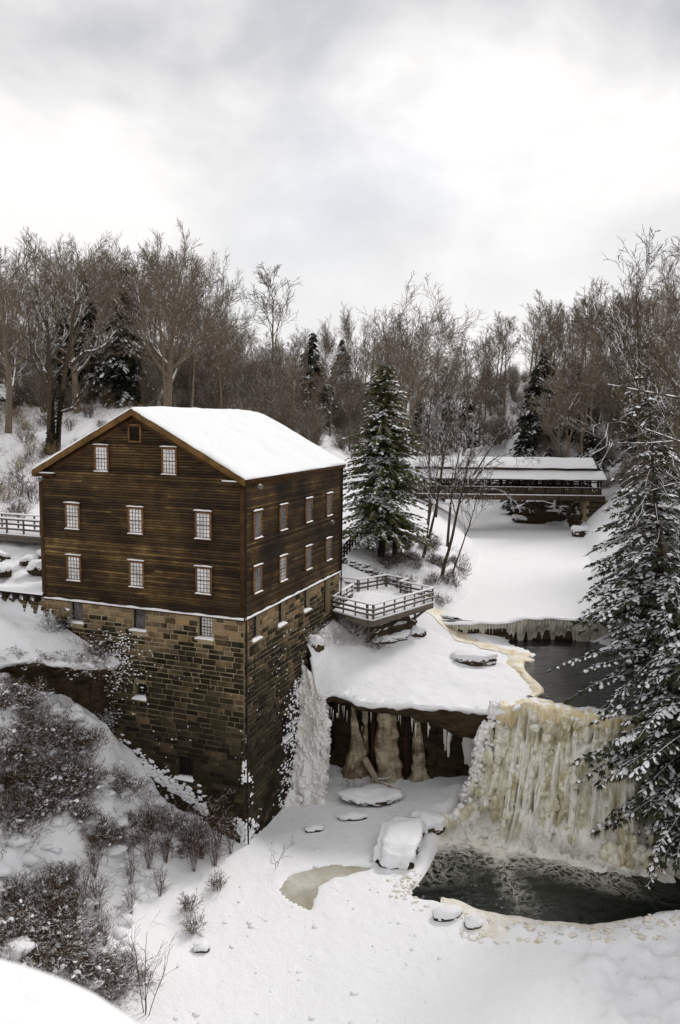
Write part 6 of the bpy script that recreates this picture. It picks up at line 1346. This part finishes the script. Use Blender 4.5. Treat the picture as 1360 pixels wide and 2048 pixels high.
def slope_d(x, y, z):
    f = fbm(x * .35, y * .35, 14, 4); g = fbm(x * 1.5, y * 1.5, 4, 3)
    return np.clip((.16 + 1.2 * f + .5 * g + .15 * np.minimum(1, (z - .8) / 3)), 0, 1) * (z > .65) * (z < 10.3) * (x < -5.8)
matted('dry_bramble', 'matted dry bramble stems on the steep slope left of the mill', 34000, (-24, -5.8), (23, 40.3), lo_z, slope_d, BRUSH)
matted('dry_grass', 'dry brown grass poking through snow on the hillside behind the mill', 14000, (-45, -14), (56, 96), up_z, lambda x, y, z: np.clip(.25 + .9 * fbm(x * .16, y * .16, 3, 3), 0, 1) * (x < -.21 * y), STRAW, (.25, .7), .5, .010)
matted('bank_grass', 'dry grass poking through snow on the river bank behind the deck', 9000, (2.5, 13), (58.5, 80), up_z, lambda x, y, z: np.clip(.1 + 1.0 * fbm(x * .4, y * .4, 31, 3), 0, 1) * (z > 8.3) * (z < 11.8), BRUSH, (.15, .45), .6, .008)

# clods and crusts scattered on the snow of the gorge floor
b = MB()
for k in range(420):
    x, y = random.uniform(-6, 15), random.uniform(25, 40); z = ll(x, y)
    if z < .03 or z > 1.2 or fbm(x * .5, y * .5, 41, 2) < -.1: continue
    r = .03 + .10 * random.random() ** 3; blob(b, (x, y, z + r * .15), (r * random.uniform(.8, 1.6), r, r * .55), 1, .4, 2, k)
tag(b.build('snow_clods', SNOW, None, (0, 0, 0), True), 'small clods of snow scattered over the gorge floor', 'snow clods', None, 'stuff')
b = MB()
for k in range(170):
    t = random.random(); x = 5.5 + 11 * t; pd = 33.0 + random.uniform(-1.2, .5) + .5 * abs(t - .45) * 2; r = random.uniform(.02, .16) * random.random() ** .5 + .02 * (1 if x > 8 else .6); blob(b, (x, pd, ll(x, pd) + r * .05), (r * 1.5, r * 1.1, r * .45), 2, .45, 2, k)
for k in range(90):
    x, y = random.gauss(3.6, .5), random.gauss(36.2, .7); z = ll(x, y); r = random.uniform(.03, .12)
    if z > -.05: blob(b, (x, y, z + r * .1), (r * 1.3, r, r * .5), 1, .4, 2, k)
tag(b.build('brash_ice', ICE_RIM, None, (0, 0, 0), True), 'cream lumps of brash ice heaped along the near rim of the pool', 'ice', None, 'stuff')

# humps of drifted snow between the brush on the slope
b = MB()
for k in range(230):
    x, y = random.uniform(-21, -7), random.uniform(25, 40.2); z = ll(x, y)
    if z < .9 or z > 9.4: continue
    r = random.uniform(.15, .5); blob(b, (x, y, z + r * .05), (r * random.uniform(.9, 1.7), r, r * .55), 2, .45, 1.8, k)
tag(b.build('snow_humps', SNOW, None, (0, 0, 0), True), 'humps of drifted snow among the brush on the steep slope', 'snow', None, 'stuff')
